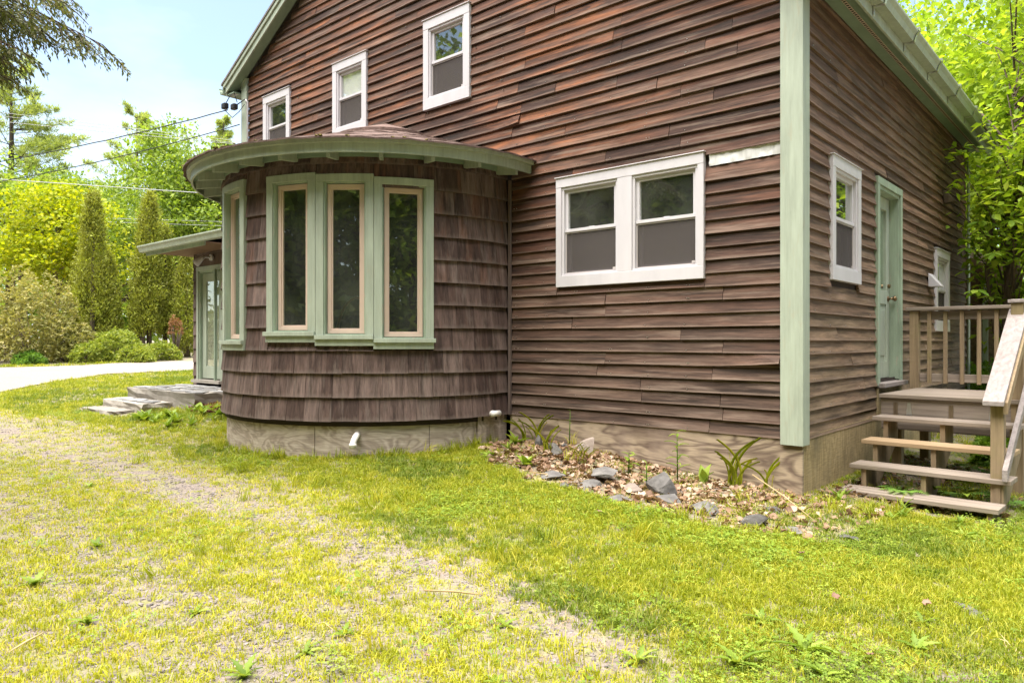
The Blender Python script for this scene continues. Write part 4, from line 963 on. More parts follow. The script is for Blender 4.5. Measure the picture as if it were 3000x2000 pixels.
def trunk_mesh(h, r, lean=(0, 0), limbs=(), nseg=7, mat='bark', name='trunk', parent=None):
    mb = MB(); pts = [(lean[0] * (k / nseg) ** 1.3 + math.sin(k * 1.7) * r * 0.4, lean[1] * (k / nseg) ** 1.3 + math.cos(k * 2.1) * r * 0.4, h * k / nseg) for k in range(nseg + 1)]
    mb.tube(pts, [r * (1.25 if k == 0 else 1) * (1 - 0.8 * k / nseg) for k in range(nseg + 1)], 8)
    for e in limbs:
        e = Vector(e); t = min(0.92, max(0.15, (e.z - 0.35 * math.hypot(e.x, e.y)) / h)); s = Vector(pts[int(t * nseg)])
        mid = s.lerp(e, 0.5) + Vector((0, 0, 0.08 * (e - s).length)); rr = r * 0.4 * (1 - 0.6 * t)
        mb.tube([s, s.lerp(mid, .6), mid, mid.lerp(e, .6), e], [rr, rr * .8, rr * .6, rr * .4, rr * .15], 6)
    return mb.obj(name, M[mat], parent, True)
def broadleaf(name, label, x, y, h, crown, radii, mat, leaf=0.22, nclump=110, nper=26, clump_r=0.45, r=0.16, group=None, aspect=0.6, bark_='bark', cat='tree', shell=0.5):
    e = tree_empty(name, label, x, y, group, cat)
    p, cc = clumps(crown, radii, nclump, nper, clump_r, shell)
    pick = cc[rng.choice(len(cc), min(22, len(cc)), replace=False)]
    trunk_mesh(crown[2] + radii[2] * 0.55, r, (crown[0], crown[1]), [tuple(q) for q in pick], mat=bark_, parent=e)
    d = rand_dirs(len(p)); d[:, 2] -= 0.25
    link('crown', leaf_mesh('crown', p, leaf * (0.7 + 0.6 * rng.random(len(p))), M[mat], aspect, d / np.linalg.norm(d, axis=1, keepdims=True)), e)
    return e
def pine(name, label, x, y, h, r, base=0.25, nwh=13, mat='needle', tuft=0.24, group=None, wisp=1.0, ntuft=50):
    e = tree_empty(name, label, x, y, group); P = []; D = []
    mb = MB(); mb.tube([(0, 0, 0), (0.05, 0, h * .4), (0, 0.05, h * .75), (0, 0, h)], [h * 0.017, h * 0.013, h * .007, .02], 8)
    for w in range(nwh):
        t = base + (0.99 - base) * (w / (nwh - 1)) ** 0.9; z = h * t
        ln = r * (1 - 0.80 * ((t - base) / (1 - base)) ** 1.3) * wisp
        for b in range(6 if w < nwh - 2 else 5):
            a = rng.random() * 6.283; l = ln * (0.6 + 0.55 * rng.random()); rise = 0.12 + 0.35 * t
            ex = np.array([math.cos(a), math.sin(a), rise]); ex /= np.linalg.norm(ex)
            s = np.array([0, 0, z + rng.uniform(-.2, .2)])
            mb.tube([tuple(s), tuple(s + ex * l * 0.5 - np.array([0, 0, .04 * l])), tuple(s + ex * l)], [0.015 + 0.02 * (1 - t), 0.015, 0.006], 5, False)
            k = int(ntuft * (0.45 + l / r)); f = 0.32 + 0.68 * rng.random(k) ** 0.7
            c = s + ex * (l * f)[:, None] + rng.normal(size=(k, 3)) * np.array([0.16, 0.16, 0.07]) * l * (1.1 - f)[:, None] + rng.normal(size=(k, 3)) * 0.07
            m = 9; pd = rand_dirs(k * m) * 0.9 + ex * 0.5; pd[:, 2] += 0.35; pd /= np.linalg.norm(pd, axis=1, keepdims=True)
            P.append(np.repeat(c, m, 0)); D.append(pd)
    mb.obj('trunk', M['bark_dark'], e, True)
    P = np.concatenate(P); D = np.concatenate(D)
    link('crown', leaf_mesh('crown', P, tuft * (0.7 + 0.6 * rng.random(len(P))), M[mat], 0.13, D, 0.2, 0.0), e); return e
def arborvitae(name, label, x, y, h, r, n=9000, group=None, base=0.06, mat='arbor'):
    e = tree_empty(name, label, x, y, group); k = n // 20
    t = rng.random(k) ** 1.15; a = rng.random(k) * 6.283; z = h * (base + (0.97 - base) * t)
    rad = r * np.minimum(1.0, 0.72 + 1.1 * t) * np.clip(1 - t, 0.02, 1) ** 0.66
    lump = 0.62 + 0.62 * vnoise(a * 1.5, z * 1.3, 1.0, int(abs(x) * 3 + h * 5) % 50)
    rr = rad * lump * (0.55 + 0.48 * rng.random(k) ** 0.4)
    c = np.stack([rr * np.cos(a), rr * np.sin(a), z], 1); out = np.stack([np.cos(a), np.sin(a), np.zeros(k)], 1)
    m = 38; p = np.repeat(c, m, 0) + rng.normal(size=(k * m, 3)) * np.array([0.075, 0.075, 0.13]) * (h / 5) ** 0.4
    d = np.repeat(out, m, 0) * 0.45 + np.array([0, 0, 0.75]) + rng.normal(size=(k * m, 3)) * 0.5; d /= np.linalg.norm(d, axis=1, keepdims=True)
    rn = np.clip(np.repeat(rng.random(k), m) * 0.55 + 0.45 * rng.random(k * m), 0, 1)
    link('crown', leaf_mesh('crown', p, 0.06 + 0.07 * rng.random(k * m), M[mat], 0.42, d, 0.0, 0.1, rn), e)
    trunk_mesh(h * 0.8, 0.10, parent=e); return e
def shrub(name, label, x, y, radii, mat, n=3200, leaf=0.13, group=None, aspect=0.4, cat='shrub', whorl=6, zc=None):
    e = tree_empty(name, label, x, y, group, cat)
    n = int(n * 2.2); leaf = leaf * 0.72; k = n // whorl; d = rand_dirs(k); d[:, 2] = np.abs(d[:, 2]) * 1.0 - 0.12
    a = np.arctan2(d[:, 1], d[:, 0]); lump = 0.72 + 0.5 * vnoise(a * 1.6, d[:, 2] * 3, 1.0, int(abs(x) * 7) % 40)
    c = d * np.array(radii) * (lump * (0.7 + 0.3 * rng.random(k) ** .4))[:, None] + np.array([0, 0, (0.18 * radii[2] if zc is None else zc)])
    p = np.repeat(c, whorl, 0); dd = rand_dirs(len(p)) + np.repeat(d, whorl, 0) * 0.5; dd[:, 2] += 0.1; dd /= np.linalg.norm(dd, axis=1, keepdims=True)
    rn = np.clip(np.repeat(rng.random(k), whorl) * 0.6 + rng.random(len(p)) * 0.4, 0, 1)
    link('crown', leaf_mesh('crown', p, leaf * (0.7 + 0.6 * rng.random(len(p))), M[mat], aspect, dd, 0.3, 0.2, rn), e)
    mb = MB()
    for q_ in c[rng.choice(k, 9, replace=False)]: mb.tube([(q_[0] * .1, q_[1] * .1, 0), (q_[0] * .45, q_[1] * .45, q_[2] * .55), tuple(q_ * .95)], [0.03, 0.02, 0.008], 6)
    mb.obj('stem', M['bark'], e, True); return e

# ------------------------------------------------------------------ trees to the left, beyond the driveway
def at(px, d): return cam_pt(px, d)
x, y = at(30, 34); pine('pine_tree', 'tall pale green pine at the far left behind the power lines', x, y, 13.6, 4.6, 0.30, 15, group=None)
x, y = at(400, 43); pine('pine_tree', 'wispy grey green pine rising behind the light green oak', x, y, 13.6, 4.6, 0.22, 15)
x, y = at(655, 50); pine('spruce_tree', 'small pointed spruce top showing over the curved bay roof edge', x, y, 15.4, 1.9, 0.35, 16, 'needle', 0.30, None, 1.0, 44)
x, y = at(520, 33); broadleaf('oak_tree', 'light green oak in front of the wispy pine', x, y, 12, (0, 0, 6.2), (3.1, 3.0, 4.1), 'leaf_oak', 0.19, 210, 75, 0.38, 0.2)
x, y = at(60, 32); broadleaf('oak_tree', 'soft green oak low under the tall left pine', x, y, 9, (0, 0, 5.6), (4.0, 3, 3.0), 'leaf_oak', 0.19, 200, 75, 0.40, 0.2)
x, y = at(330, 36); broadleaf('oak_tree', 'rounded green oak between the yellow maple and the pines', x, y, 8, (0, 0, 5.0), (3.4, 3, 3.6), 'leaf_oak', 0.19, 190, 75, 0.40, 0.2)
x, y = at(640, 33); broadleaf('oak_tree', 'green oak half hidden by the bay roof', x, y, 8, (0, 0, 5.4), (3.2, 2.6, 3.4), 'leaf_oak', 0.19, 170, 75, 0.40, 0.2)
x, y = at(165, 26); broadleaf('maple_tree', 'bright yellow green maple behind the rhododendron', x, y, 6, (0, 0, 3.9), (2.25, 2.2, 2.3), 'leaf_maple', 0.13, 200, 85, 0.28, 0.12, aspect=0.8)
x, y = at(272, 24); arborvitae('arborvitae', 'tall pointed arborvitae beside the yellow maple', x, y, 5.6, 0.78, 9000)
x, y = at(318, 24.6); arborvitae('arborvitae', 'shorter arborvitae leaning against the tall pointed one', x, y, 3.6, 0.55, 4500)
x, y = at(228, 24.2); arborvitae('arborvitae', 'low arborvitae to the left of the tall pointed one', x, y, 3.2, 0.5, 3500)
x, y = at(437, 25); arborvitae('arborvitae', 'tall arborvitae with a bare brown trunk near the entry', x, y, 5.75, 0.72, 9000, base=0.16)
x, y = at(484, 25.6); arborvitae('arborvitae', 'narrow arborvitae spire just right of the bare trunked one', x, y, 4.75, 0.45, 4500, base=0.2)
x, y = at(420, 24.6); arborvitae('arborvitae', 'short green tipped arborvitae in front of the bare trunked one', x, y, 3.2, 0.42, 3500, base=0.3)
x, y = at(546, 25.4); arborvitae('arborvitae', 'dark arborvitae closest to the entry wing corner', x, y, 3.9, 0.62, 6000)
x, y = at(515, 24.3); shrub('dead_shrub', 'rusty brown dead branch clump by the dark arborvitae', x, y, (0.22, 0.22, 0.6), 'dead', 380, 0.09, zc=0.95)
x, y = at(95, 21.8); shrub('rhododendron', 'big pale yellow rhododendron at the left driveway edge', x, y, (1.45, 1.45, 2.4), 'rhodo', 6500, 0.15)
x, y = at(205, 22.3); shrub('rhododendron', 'pale rhododendron mound under the tall arborvitae', x, y, (0.85, 0.85, 1.15), 'rhodo', 2600, 0.14)
x, y = at(338, 22.2); shrub('rhododendron', 'low yellow green rhododendron between the two arborvitae groups', x, y, (0.95, 0.8, 0.95), 'shrub', 3000, 0.13)
x, y = at(265, 21.6); shrub('rhododendron', 'small dark green shrub at the foot of the tall arborvitae', x, y, (0.7, 0.6, 0.6), 'shrub', 1800, 0.12)
x, y = at(470, 23.2); shrub('rhododendron', 'leafy undergrowth around the bare brown arborvitae trunk', x, y, (0.7, 0.6, 0.55), 'shrub', 1700, 0.13)
x, y = at(400, 21.6); shrub('rhododendron', 'bright green low shrub nearest the driveway', x, y, (0.65, 0.5, 0.5), 'shrub', 1600, 0.12)
x, y = at(85, 20.8); shrub('fern_clump', 'grey green fern clump at the edge of the driveway', x, y, (0.45, 0.4, 0.40), 'fern', 1100, 0.13)
x, y = at(-60, 22); shrub('rhododendron', 'yellow green shrub cut by the left picture edge', x, y, (1.1, 1.1, 1.3), 'rhodo', 2600, 0.14)
x, y = at(600, 38); broadleaf('oak_tree', 'tall mid green tree rising behind the turret roof edge at the left', x, y, 12, (0, 0, 6.6), (3.0, 3.0, 4.2), 'leaf_oak', 0.19, 190, 75, 0.40, 0.2)
x, y = at(230, 40); broadleaf('oak_tree', 'distant soft green tree between the two pines', x, y, 9, (0, 0, 4.8), (3.2, 3.0, 3.4), 'leaf_oak', 0.20, 170, 70, 0.42, 0.2)
# far wood behind the road, one mass
P = []
for k in range(30):
    d = 52 + rng.random() * 14; px = -900 + k * 62 + rng.uniform(-25, 25); xx, yy = at(px, d); hh = 6 + 4 * rng.random()
    p, _ = clumps((xx, yy, hh * 0.55), (2.6, 2.6, hh * 0.5), 46, 16, 0.7, 0.6, -0.9); P.append(p)
P = np.concatenate(P); tag(link('far_wood', leaf_mesh('far_wood', P, 0.6, M['leaf_oak'], 0.7)), 'hazy green wood beyond the road at the left', 'wood', kind='stuff')

# ------------------------------------------------------------------ trees to the right, behind the house
def big_leaf(mat):
    b = MB(); W = [0.0, 0.33, 0.46, 0.36, 0.0]; Lg = [0.0, 0.25, 0.5, 0.78, 1.0]; v = []
    for l, w in zip(Lg, W): v += [(l, -w * 0.5, -0.10 * l * l + 0.06 * (w > 0)), (l, 0, -0.10 * l * l), (l, w * 0.5, -0.10 * l * l + 0.06 * (w > 0))]
    f = []
    for k in range(4): f += [(k * 3, k * 3 + 3, k * 3 + 4, k * 3 + 1), (k * 3 + 1, k * 3 + 4, k * 3 + 5, k * 3 + 2)]
    return b.add(v, f).mesh('leaf', mat, True, False)
LEAF_OBJ = leafmat('bright_single_leaf', (0.11, 0.20, 0.02, 1), (0.20, 0.31, 0.035, 1), (0.33, 0.41, 0.05, 1), 0.4, False)
BL = big_leaf(LEAF_OBJ)
rt_e = empty('leafy_tree', (0.62, 6.0, -0.1), 0, 'young bright leaved tree with forked trunk behind the porch rail', 'tree')
TR = [[(0, 0, 0), (0.05, 0.05, 0.9), (0.02, 0.0, 1.7), (0.06, 0.05, 2.6), (0.25, 0.0, 3.6), (0.35, 0.1, 5.0), (0.4, 0.2, 6.5)], [(0.02, 0, 0.9), (-0.12, 0.02, 1.5), (-0.22, 0.0, 2.3), (-0.15, -0.05, 3.1), (-0.05, -0.1, 4.0)], [(0.05, 0, 1.4), (0.35, 0.05, 2.2), (0.75, 0.1, 3.2), (1.0, 0.1, 4.5)], [(0.04, 0, 1.2), (0.3, -0.4, 1.9), (0.7, -0.9, 2.5)]]
mb = MB()
for pth in TR: mb.tube(pth, [0.10 * (1 if pth is TR[0] else 0.55) * (1 - 0.75 * i / (len(pth) - 1)) for i in range(len(pth))], 9)
mb.obj('trunk', M['bark'], rt_e, True)
P = []; br = MB()
spots = [((0.3, 0, 4.3), (1.5, 1.5, 2.4), 260), ((1.4, -0.5, 3.0), (1.1, 1.2, 1.9), 190), ((1.1, 0.5, 6.0), (1.9, 1.8, 2.0), 260), ((0.9, -0.1, 1.7), (0.8, 0.8, 1.2), 80), ((-0.1, 0.5, 2.4), (0.45, 0.9, 1.2), 70), ((2.6, 0.2, 4.0), (1.5, 1.5, 3.0), 220), ((0.1, -0.5, 3.3), (0.5, 0.8, 0.9), 50)]
for c, r3, k in spots:
    p, cc = clumps(c, r3, k, 15, 0.16, 0.35, -1); P.append(p)
    for q_ in cc[::4]:
        s = Vector((c[0] * 0.3, c[1] * 0.3, max(1.0, q_[2] - 0.9))); e_ = Vector(q_); br.tube([s, s.lerp(e_, .5) + Vector((0, 0, .06)), e_], [0.016, 0.010, 0.004], 5, False)
br.obj('branch', M['bark'], rt_e, True)
P = np.concatenate(P)
wx = P[:, 0] + 0.62; wy = P[:, 1] + 6.0
ok = ~((wx < 0.12) & (wy < 7.3)) & ~((wx < 0.45) & (P[:, 2] > 3.9) & (wy < 7.3)); P = P[ok]
def leaf_dirs(n, droop=0.35):
    d = rand_dirs(n); d[:, 2] = d[:, 2] * 0.5 - droop; return d / np.linalg.norm(d, axis=1, keepdims=True)
o = link('crown', leaf_mesh('crown', P, 0.085 + 0.06 * rng.random(len(P)), M['leaf_right'], 0.52, leaf_dirs(len(P)), 0.9, 0.25), rt_e)
# the nearest leaves, one by one, in whorls
def whorl(cx, cy, cz, n, s, parent):
    a0 = random.random() * 6.28
    for k in range(n):
        a = a0 + k * 6.283 / n + random.uniform(-.25, .25); sz = s * random.uniform(0.75, 1.2)
        link('leaf', BL, parent, (cx, cy, cz), (random.uniform(-.35, .35), random.uniform(0.05, 0.6), a), (sz, sz, sz))
for k in range(46):
    cx, cy, cz = random.choice([(random.uniform(-0.45, 0.2), random.uniform(-1.2, -0.3), random.uniform(1.9, 2.9)), (random.uniform(0.2, 1.5), random.uniform(-1.0, 0.2), random.uniform(1.7, 3.4)), (random.uniform(0.3, 2.0), random.uniform(-1.2, 0.0), random.uniform(2.6, 5.0))])
    whorl(cx, cy, cz, random.choice([5, 6]), 0.15, rt_e)
# woods behind
for (px, d, h, rr, lab) in ((2760, 17, 9.5, 3.0, 'broad bright green tree behind the far end of the gutter'), (2980, 14, 8.5, 2.6, 'bright green tree at the upper right picture edge'), (3200, 12, 9, 2.8, 'bright green tree just past the right picture edge'), (2600, 24, 13, 3.6, 'tall green tree above the rear roof edge')):
    x, y = at(px, d); broadleaf('woodland_tree', lab, x, y, h, (0, 0, h * 0.58), (rr, rr, h * 0.42), 'leaf_right', 0.15, 230, 70, 0.36, 0.14, None, 0.55, shell=0.4)
for (px, d, rx, rz, lab) in ((2960, 11.0, 0.9, 1.0, 'green undergrowth behind the porch balusters'), (2820, 12.5, 0.9, 0.8, 'low ferns and leaves by the rear wing'), (3050, 8.6, 0.6, 0.6, 'leafy undergrowth right of the porch steps'), (2960, 7.7, 0.35, 0.32, 'low leafy plants beside the lowest porch step')):
    x, y = at(px, d); shrub('undergrowth_shrub', lab, x, y, (rx, rx, rz), 'weed_far', 2200, 0.10, None, 0.5)
P = []
for k in range(34):
    d = 26 + rng.random() * 14; px = 2350 + k * 52; xx, yy = at(px, d); hh = 8 + 5 * rng.random()
    p, _ = clumps((xx, yy, hh * 0.5), (2.6, 2.6, hh * 0.55), 40, 16, 0.7, 0.55, -0.95); P.append(p)
P = np.concatenate(P); tag(link('back_wood', leaf_mesh('back_wood', P, 0.42, M['leaf_right'], 0.6)), 'bright green wood filling the view behind the house', 'wood', kind='stuff')

# ------------------------------------------------------------------ woodland on the other side of the drive, mirrored in the window glass
for k, (x, y, h, rr, kind) in enumerate(((-6, -15, 13, 3.4, 1), (-11, -14, 12, 3.4, 0), (-16, -17, 14, 3.8, 1), (-1, -17, 14, 3.6, 0), (4, -16, 13, 3.4, 1), (9, -14, 13, 3.6, 0), (13, -9, 12, 3.4, 1), (-22, -14, 12, 3.6, 0), (15, -2, 12, 3.4, 0), (-8.5, -20, 16, 4, 1), (-3.5, -21, 17, 4, 1), (1.5, -21, 17, 4, 1), (7, -19, 16, 4, 1), (12, -15, 15, 4, 1), (-13.5, -21, 16, 4, 1), (17, -8, 15, 4, 1), (-19, -20, 16, 4, 0), (19, -1, 14, 4, 1), (-27, -17, 14, 4, 1))):
    lab = 'dark forest tree across the drive, seen only as a reflection in the windows'
    e = tree_empty('reflected_tree', lab, x, y, 'trees mirrored in the window panes')
    h = h * 1.25; p, cc = clumps((0, 0, h * 0.50), (rr, rr, h * 0.5), 260, 34, 0.5, 0.40, -0.98)
    trunk_mesh(h * 0.85, 0.18, (0, 0), [tuple(q_) for q_ in cc[:14]], mat='bark_dark', parent=e)
    link('crown', leaf_mesh('crown', p, 0.33 * (0.7 + 0.6 * rng.random(len(p))), M['darkleaf' if kind and k % 2 else 'leaf_oak'], 0.6), e)

P = []
for k in range(46):
    xx = -44 + k * 1.65 + rng.uniform(-.6, .6); yy = -27 + 0.010 * (xx + 5) ** 2 + rng.uniform(-2, 2); hh = 17 + 5 * rng.random()
    p, _ = clumps((xx, yy, hh * 0.5), (2.8, 2.4, hh * 0.5), 120, 16, 0.75, 0.5, -0.99); P.append(p)
for k in range(40):
    xx = -30 + k * 1.2 + rng.uniform(-.6, .6); yy = -13.5 + 0.006 * (xx + 3) ** 2 + rng.uniform(-1, 1)
    p, _ = clumps((xx, yy, 1.0), (1.4, 1.2, 1.7), 50, 16, 0.35, 0.5, -0.5); P.append(p)
P = np.concatenate(P); tag(link('wood_across_drive', leaf_mesh('wood_across_drive', P, 0.5, M['darkleaf'], 0.65)), 'dense dark wood across the drive, mirrored in the panes', 'wood', kind='stuff')

# ------------------------------------------------------------------ cedar bough hanging in at the top left
ce = empty('cedar_tree', (-6.6, -6.0, 0.0), 0, 'dark cedar boughs hanging into the sky at the top left', 'tree')
MB().tube([(0, 0, -0.1), (0.05, 0, 2.0), (0, 0.05, 5.0), (0, 0, 9)], [0.26, 0.22, 0.16, 0.03], 10).obj('trunk', M['bark_dark'], ce, True)
sp_p = []; sp_d = []; sp_s = []; tw = MB()
def spray(s, d, ln, lvl):
    """a flat cedar spray: an axis with drooping side twigs, scale leaves along all of them"""
    d = d.normalized(); n = max(3, int(ln / 0.05)); p = s.copy(); pts = [p.copy()]; side = d.cross(Vector((0, 0, 1))).normalized()
    for k in range(n):
        t = k / n; d = (d + Vector((random.uniform(-.07, .07), random.uniform(-.07, .07), (-0.004 if lvl == 0 else -0.04) - (0.012 if lvl == 0 else 0.05) * random.random()))).normalized()
        p = p + d * (ln / n); pts.append(p.copy())
        if lvl < 2:
            for sg in (-1, 1):
                if random.random() < 0.85: spray(p, d * 0.75 + side * sg * 0.75 + Vector((0, 0, random.uniform(-.45, .05))), ln * (0.42 if lvl == 0 else 0.40) * (1.0 - 0.6 * t) * random.uniform(.6, 1.1), lvl + 1)
        if lvl >= 1:
            for q_ in range(1):
                dd = (d + Vector((random.uniform(-.6, .6), random.uniform(-.6, .6), random.uniform(-.5, .3)))).normalized(); sp_p.append(tuple(p)); sp_d.append(tuple(dd)); sp_s.append(random.uniform(0.028, 0.055))
    if lvl < 2: tw.tube(pts, [0.010 * (1 - 0.8 * k / len(pts)) * (1 if lvl == 0 else 0.35) + 0.0012 for k in range(len(pts))], 5, False)
def bough(a, b, ln):
    a = Vector(a) - Vector(ce.location); b = Vector(b) - Vector(ce.location); spray(a, b - a, ln, 0)
def P3(px, py, d): 
    x, y = cam_pt(px, d); return (x, y, CAM[2] + (1000 - py) / 2123.7 * d)
for (a, b, l) in (((-300, -120, 5.6), (330, -20, 5.3), 1.62), ((-300, -60, 5.8), (250, 60, 5.5), 1.40), ((-300, -200, 5.2), (300, -70, 5.0), 1.45), ((-300, 110, 5.7), (140, 140, 5.5), 1.18), ((-300, 40, 5.3), (60, 90, 5.2), 1.05), ((-260, -160, 5.7), (180, -40, 5.6), 1.3), ((-300, 160, 6.0), (90, 190, 5.9), 1.0), ((-300, -20, 5.5), (150, 20, 5.4), 1.2)):
    bough(P3(*a), P3(*b), l)
tw.obj('branch', M['bark_dark'], ce, True)
mb = MB()
for z in (2.9, 3.3, 3.7, 4.1): mb.tube([(0, 0, z), (0.5, 0.4, z + 0.1), (1.3, 0.9, z + 0.15)], [0.05, 0.035, 0.015], 6)
mb.obj('bough', M['bark_dark'], ce, True)
link('crown', leaf_mesh('crown', np.array(sp_p), np.array(sp_s), M['cedar'], 0.34, np.array(sp_d), 0.2, 0.1), ce)
p, cc = clumps((-0.6, -0.4, 6.2), (1.8, 1.8, 2.6), 60, 30, 0.3); link('crown', leaf_mesh('crown', p, 0.16, M['cedar'], 0.3), ce)

# ------------------------------------------------------------------ wires
def cable(name, a, b, sag, r, mat, label, n=26, wig=0.0, group=None):
    a = Vector(a); b = Vector(b); pts = []
    for k in range(n + 1):
        t = k / n; p = a.lerp(b, t); p.z -= sag * 4 * t * (1 - t); p.z += wig * math.sin(k * 2.3) ; pts.append(p)
    return tag(MB().tube(pts, r, 6).obj(name, M[mat], None, True), label, 'cable', group)
sc = empty('service_cable', (0, 0, 0), 0, 'upper black service cable with two splice blocks at the house corner', 'cable')
A = (-8.70, -0.06, 5.02); B = P3(-700, 545, 16)
pts = []
for k in range(41):
    t = k / 40; p = Vector((-8.85, -0.2, 4.90)).lerp(Vector(B), t); p.z -= 1.1 * 4 * t * (1 - t) * 0.25 - 0.004 * math.sin(k * 2.2); pts.append(p)
MB().tube(pts, 0.009, 6).obj('wire', M['blackplastic'], sc, True)
for c in ((-8.90, -0.22, 4.965), (-8.72, -0.16, 4.93)): MB().box(c[0] - .055, c[0] + .055, c[1] - .04, c[1] + .04, c[2] - .045, c[2] + .045).obj('splice_block', M['blackplastic'], sc, bevel=0.015)
MB().tube([(-8.96, -0.2, 4.98), (-8.86, -0.16, 5.13), (-8.80, -0.12, 5.18), (-8.74, -0.1, 5.02)], 0.007, 6).tube([(-8.92, -0.2, 4.90), (-8.80, -0.15, 4.78), (-8.68, -0.1, 4.86), (-8.62, -0.04, 4.98)], 0.006, 6).tube([(-8.66, -0.14, 4.96), (-8.58, -0.05, 5.05), (-8.56, -0.03, 4.95)], 0.009, 6).obj('drip_loop', M['blackplastic'], sc, True)
cable('phone_cable', (-8.74, -0.06, 4.68), P3(-700, 590, 16), 0.35, 0.008, 'blackplastic', 'lower black cable running to the house corner', 30)
cable('power_line', P3(-700, 245, 26), P3(1250, 480, 26), 0.0, 0.007, 'cable_pale', 'topmost pale power line against the left trees')
cable('power_line', P3(-700, 258, 26), P3(1250, 482, 26), 0.02, 0.007, 'cable_pale', 'second pale power line close under the topmost one')
cable('power_line', P3(-700, 280, 26), P3(1250, 470, 26), 0.1, 0.008, 'cable_pale', 'third pale power line below the two topmost ones')
cable('power_line', P3(-700, 478, 23.6), P3(1250, 610, 23.6), 0.0, 0.012, 'cable_pale', 'thick pale line crossing in front of the arborvitae tops')
cable('power_line', P3(-700, 608, 30), P3(1250, 668, 30), 0.0, 0.009, 'cable_pale', 'pale line half way up behind the arborvitae')
cable('power_line', P3(-700, 616, 30), P3(1250, 682, 30), 0.0, 0.009, 'cable_pale', 'lowest pale line behind the arborvitae')

# ------------------------------------------------------------------ stones in the bed
def rock(label, x, y, sx, sy, sz, rz, mat='slate', seed=0, tilt=(0, 0), sink=0.3, name='rock', flat=False, cat='stone'):
    rr = random.Random(seed); b = bmesh.new(); bmesh.ops.create_icosphere(b, subdivisions=3, radius=1)
    cuts = [(Vector((rr.uniform(-1, 1), rr.uniform(-1, 1), rr.uniform(-.6, 1))).normalized(), rr.uniform(0.40, 0.72)) for _ in range(13)]
    for v in b.verts:
        for nrm, dd in cuts:
            k = v.co.dot(nrm) - dd
            if k > 0: v.co -= nrm * k * 0.98
        v.co *= 1 + rr.uniform(-.025, .025)
        v.co = Vector((v.co.x * sx * 1.25, v.co.y * sy * 1.25, v.co.z * sz * 1.15))
    me = bpy.data.meshes.new(name); b.to_mesh(me); b.free(); me.materials.append(M[mat])
    o = link(name, me, None, (x, y, zgf(x, y) + sz * (0.78 - 2 * sink) * 0.9), (tilt[0], tilt[1], rz)); return tag(o, label, cat)
rock('big tilted grey boulder at the front of the leaf bed', -0.74, -0.86, 0.15, 0.10, 0.10, R_(-20), 'slate', 3, (0.2, 0.55), 0.12)
rock('flat dark slate lying on other stones left of the boulder', -1.28, -0.88, 0.17, 0.12, 0.035, R_(-40), 'slate', 5, (0.12, 0.0), -0.75)
rock('dark slate wedged below the flat slate', -1.30, -1.04, 0.14, 0.10, 0.045, R_(-35), 'slate', 6, (0.1, 0.1), 0.15)
rock('brown rounded fieldstone between slate and boulder', -0.98, -0.95, 0.13, 0.09, 0.055, R_(-30), 'fieldstone', 7, (0, 0), 0.2)
rock('pale rounded stone half sunk in the lawn edge', -0.92, -1.22, 0.13, 0.09, 0.05, R_(-40), 'slate', 8, (0, 0), 0.3)
rock('dark stone tucked under the big boulder', -0.66, -0.98, 0.14, 0.10, 0.05, R_(-30), 'slate', 9, (0, 0), 0.25)
rock('upright grey stone leaning in the left of the bed', -2.34, -0.42, 0.07, 0.05, 0.11, R_(-30), 'slate', 10, (0.2, 0.3), 0.2)
rock('rounded grey stone beside the leaning one', -2.18, -0.42, 0.07, 0.06, 0.055, R_(10), 'slate', 11, (0, 0), 0.15)
rock('reddish pointed stone against the plywood', -2.0, -0.12, 0.13, 0.05, 0.13, R_(-5), 'fieldstone', 12, (-0.25, 0), 0.2)
rock('reddish flat stone in front of the pointed one', -1.95, -0.26, 0.15, 0.08, 0.055, R_(-10), 'fieldstone', 13, (0.2, 0), 0.1)
rock('small dark stone by the reddish stones', -2.12, -0.30, 0.055, 0.045, 0.04, 0.3, 'slate', 14, (0, 0), 0.1)
rock('small pale stone in the middle of the leaves', -1.98, -0.58, 0.06, 0.06, 0.06, 0.3, 'slate', 15, (0, 0), 0.15)
rock('long low slate at the lawn edge under the leafy stems', -1.68, -1.05, 0.16, 0.09, 0.04, R_(-40), 'slate', 16, (0, 0), 0.2)
rock('dark angular slab right of the boulder', -0.30, -1.00, 0.17, 0.09, 0.06, R_(-38), 'slate', 17, (0, 0.1), 0.2)
rock('grey angular stone at the right end of the bed', 0.04, -1.03, 0.13, 0.10, 0.065, R_(-30), 'slate', 18, (0, -0.15), 0.25)
rock('small dark stone near the house corner', 0.02, -0.66, 0.06, 0.05, 0.035, 0.5, 'slate', 19, (0, 0), 0.2)
rock('small flat grey stone alone near the lowest porch step', 0.60, -0.84, 0.085, 0.05, 0.022, R_(-40), 'slate', 20, (0, 0), 0.1)
rock('dark sliver of slate right of the angular stone', 0.30, -1.0, 0.11, 0.05, 0.025, R_(-38), 'slate', 21, (0, 0), 0.1)
rock('flat grey slab sunk in the lawn on the right', 1.42, -1.76, 0.16, 0.05, 0.03, R_(-48), 'slate', 22, (0, 0), 0.28)
rock('low slate almost buried at the left lawn edge of the bed', -1.42, -1.22, 0.13, 0.06, 0.03, R_(-42), 'slate', 23, (0, 0), 0.25)

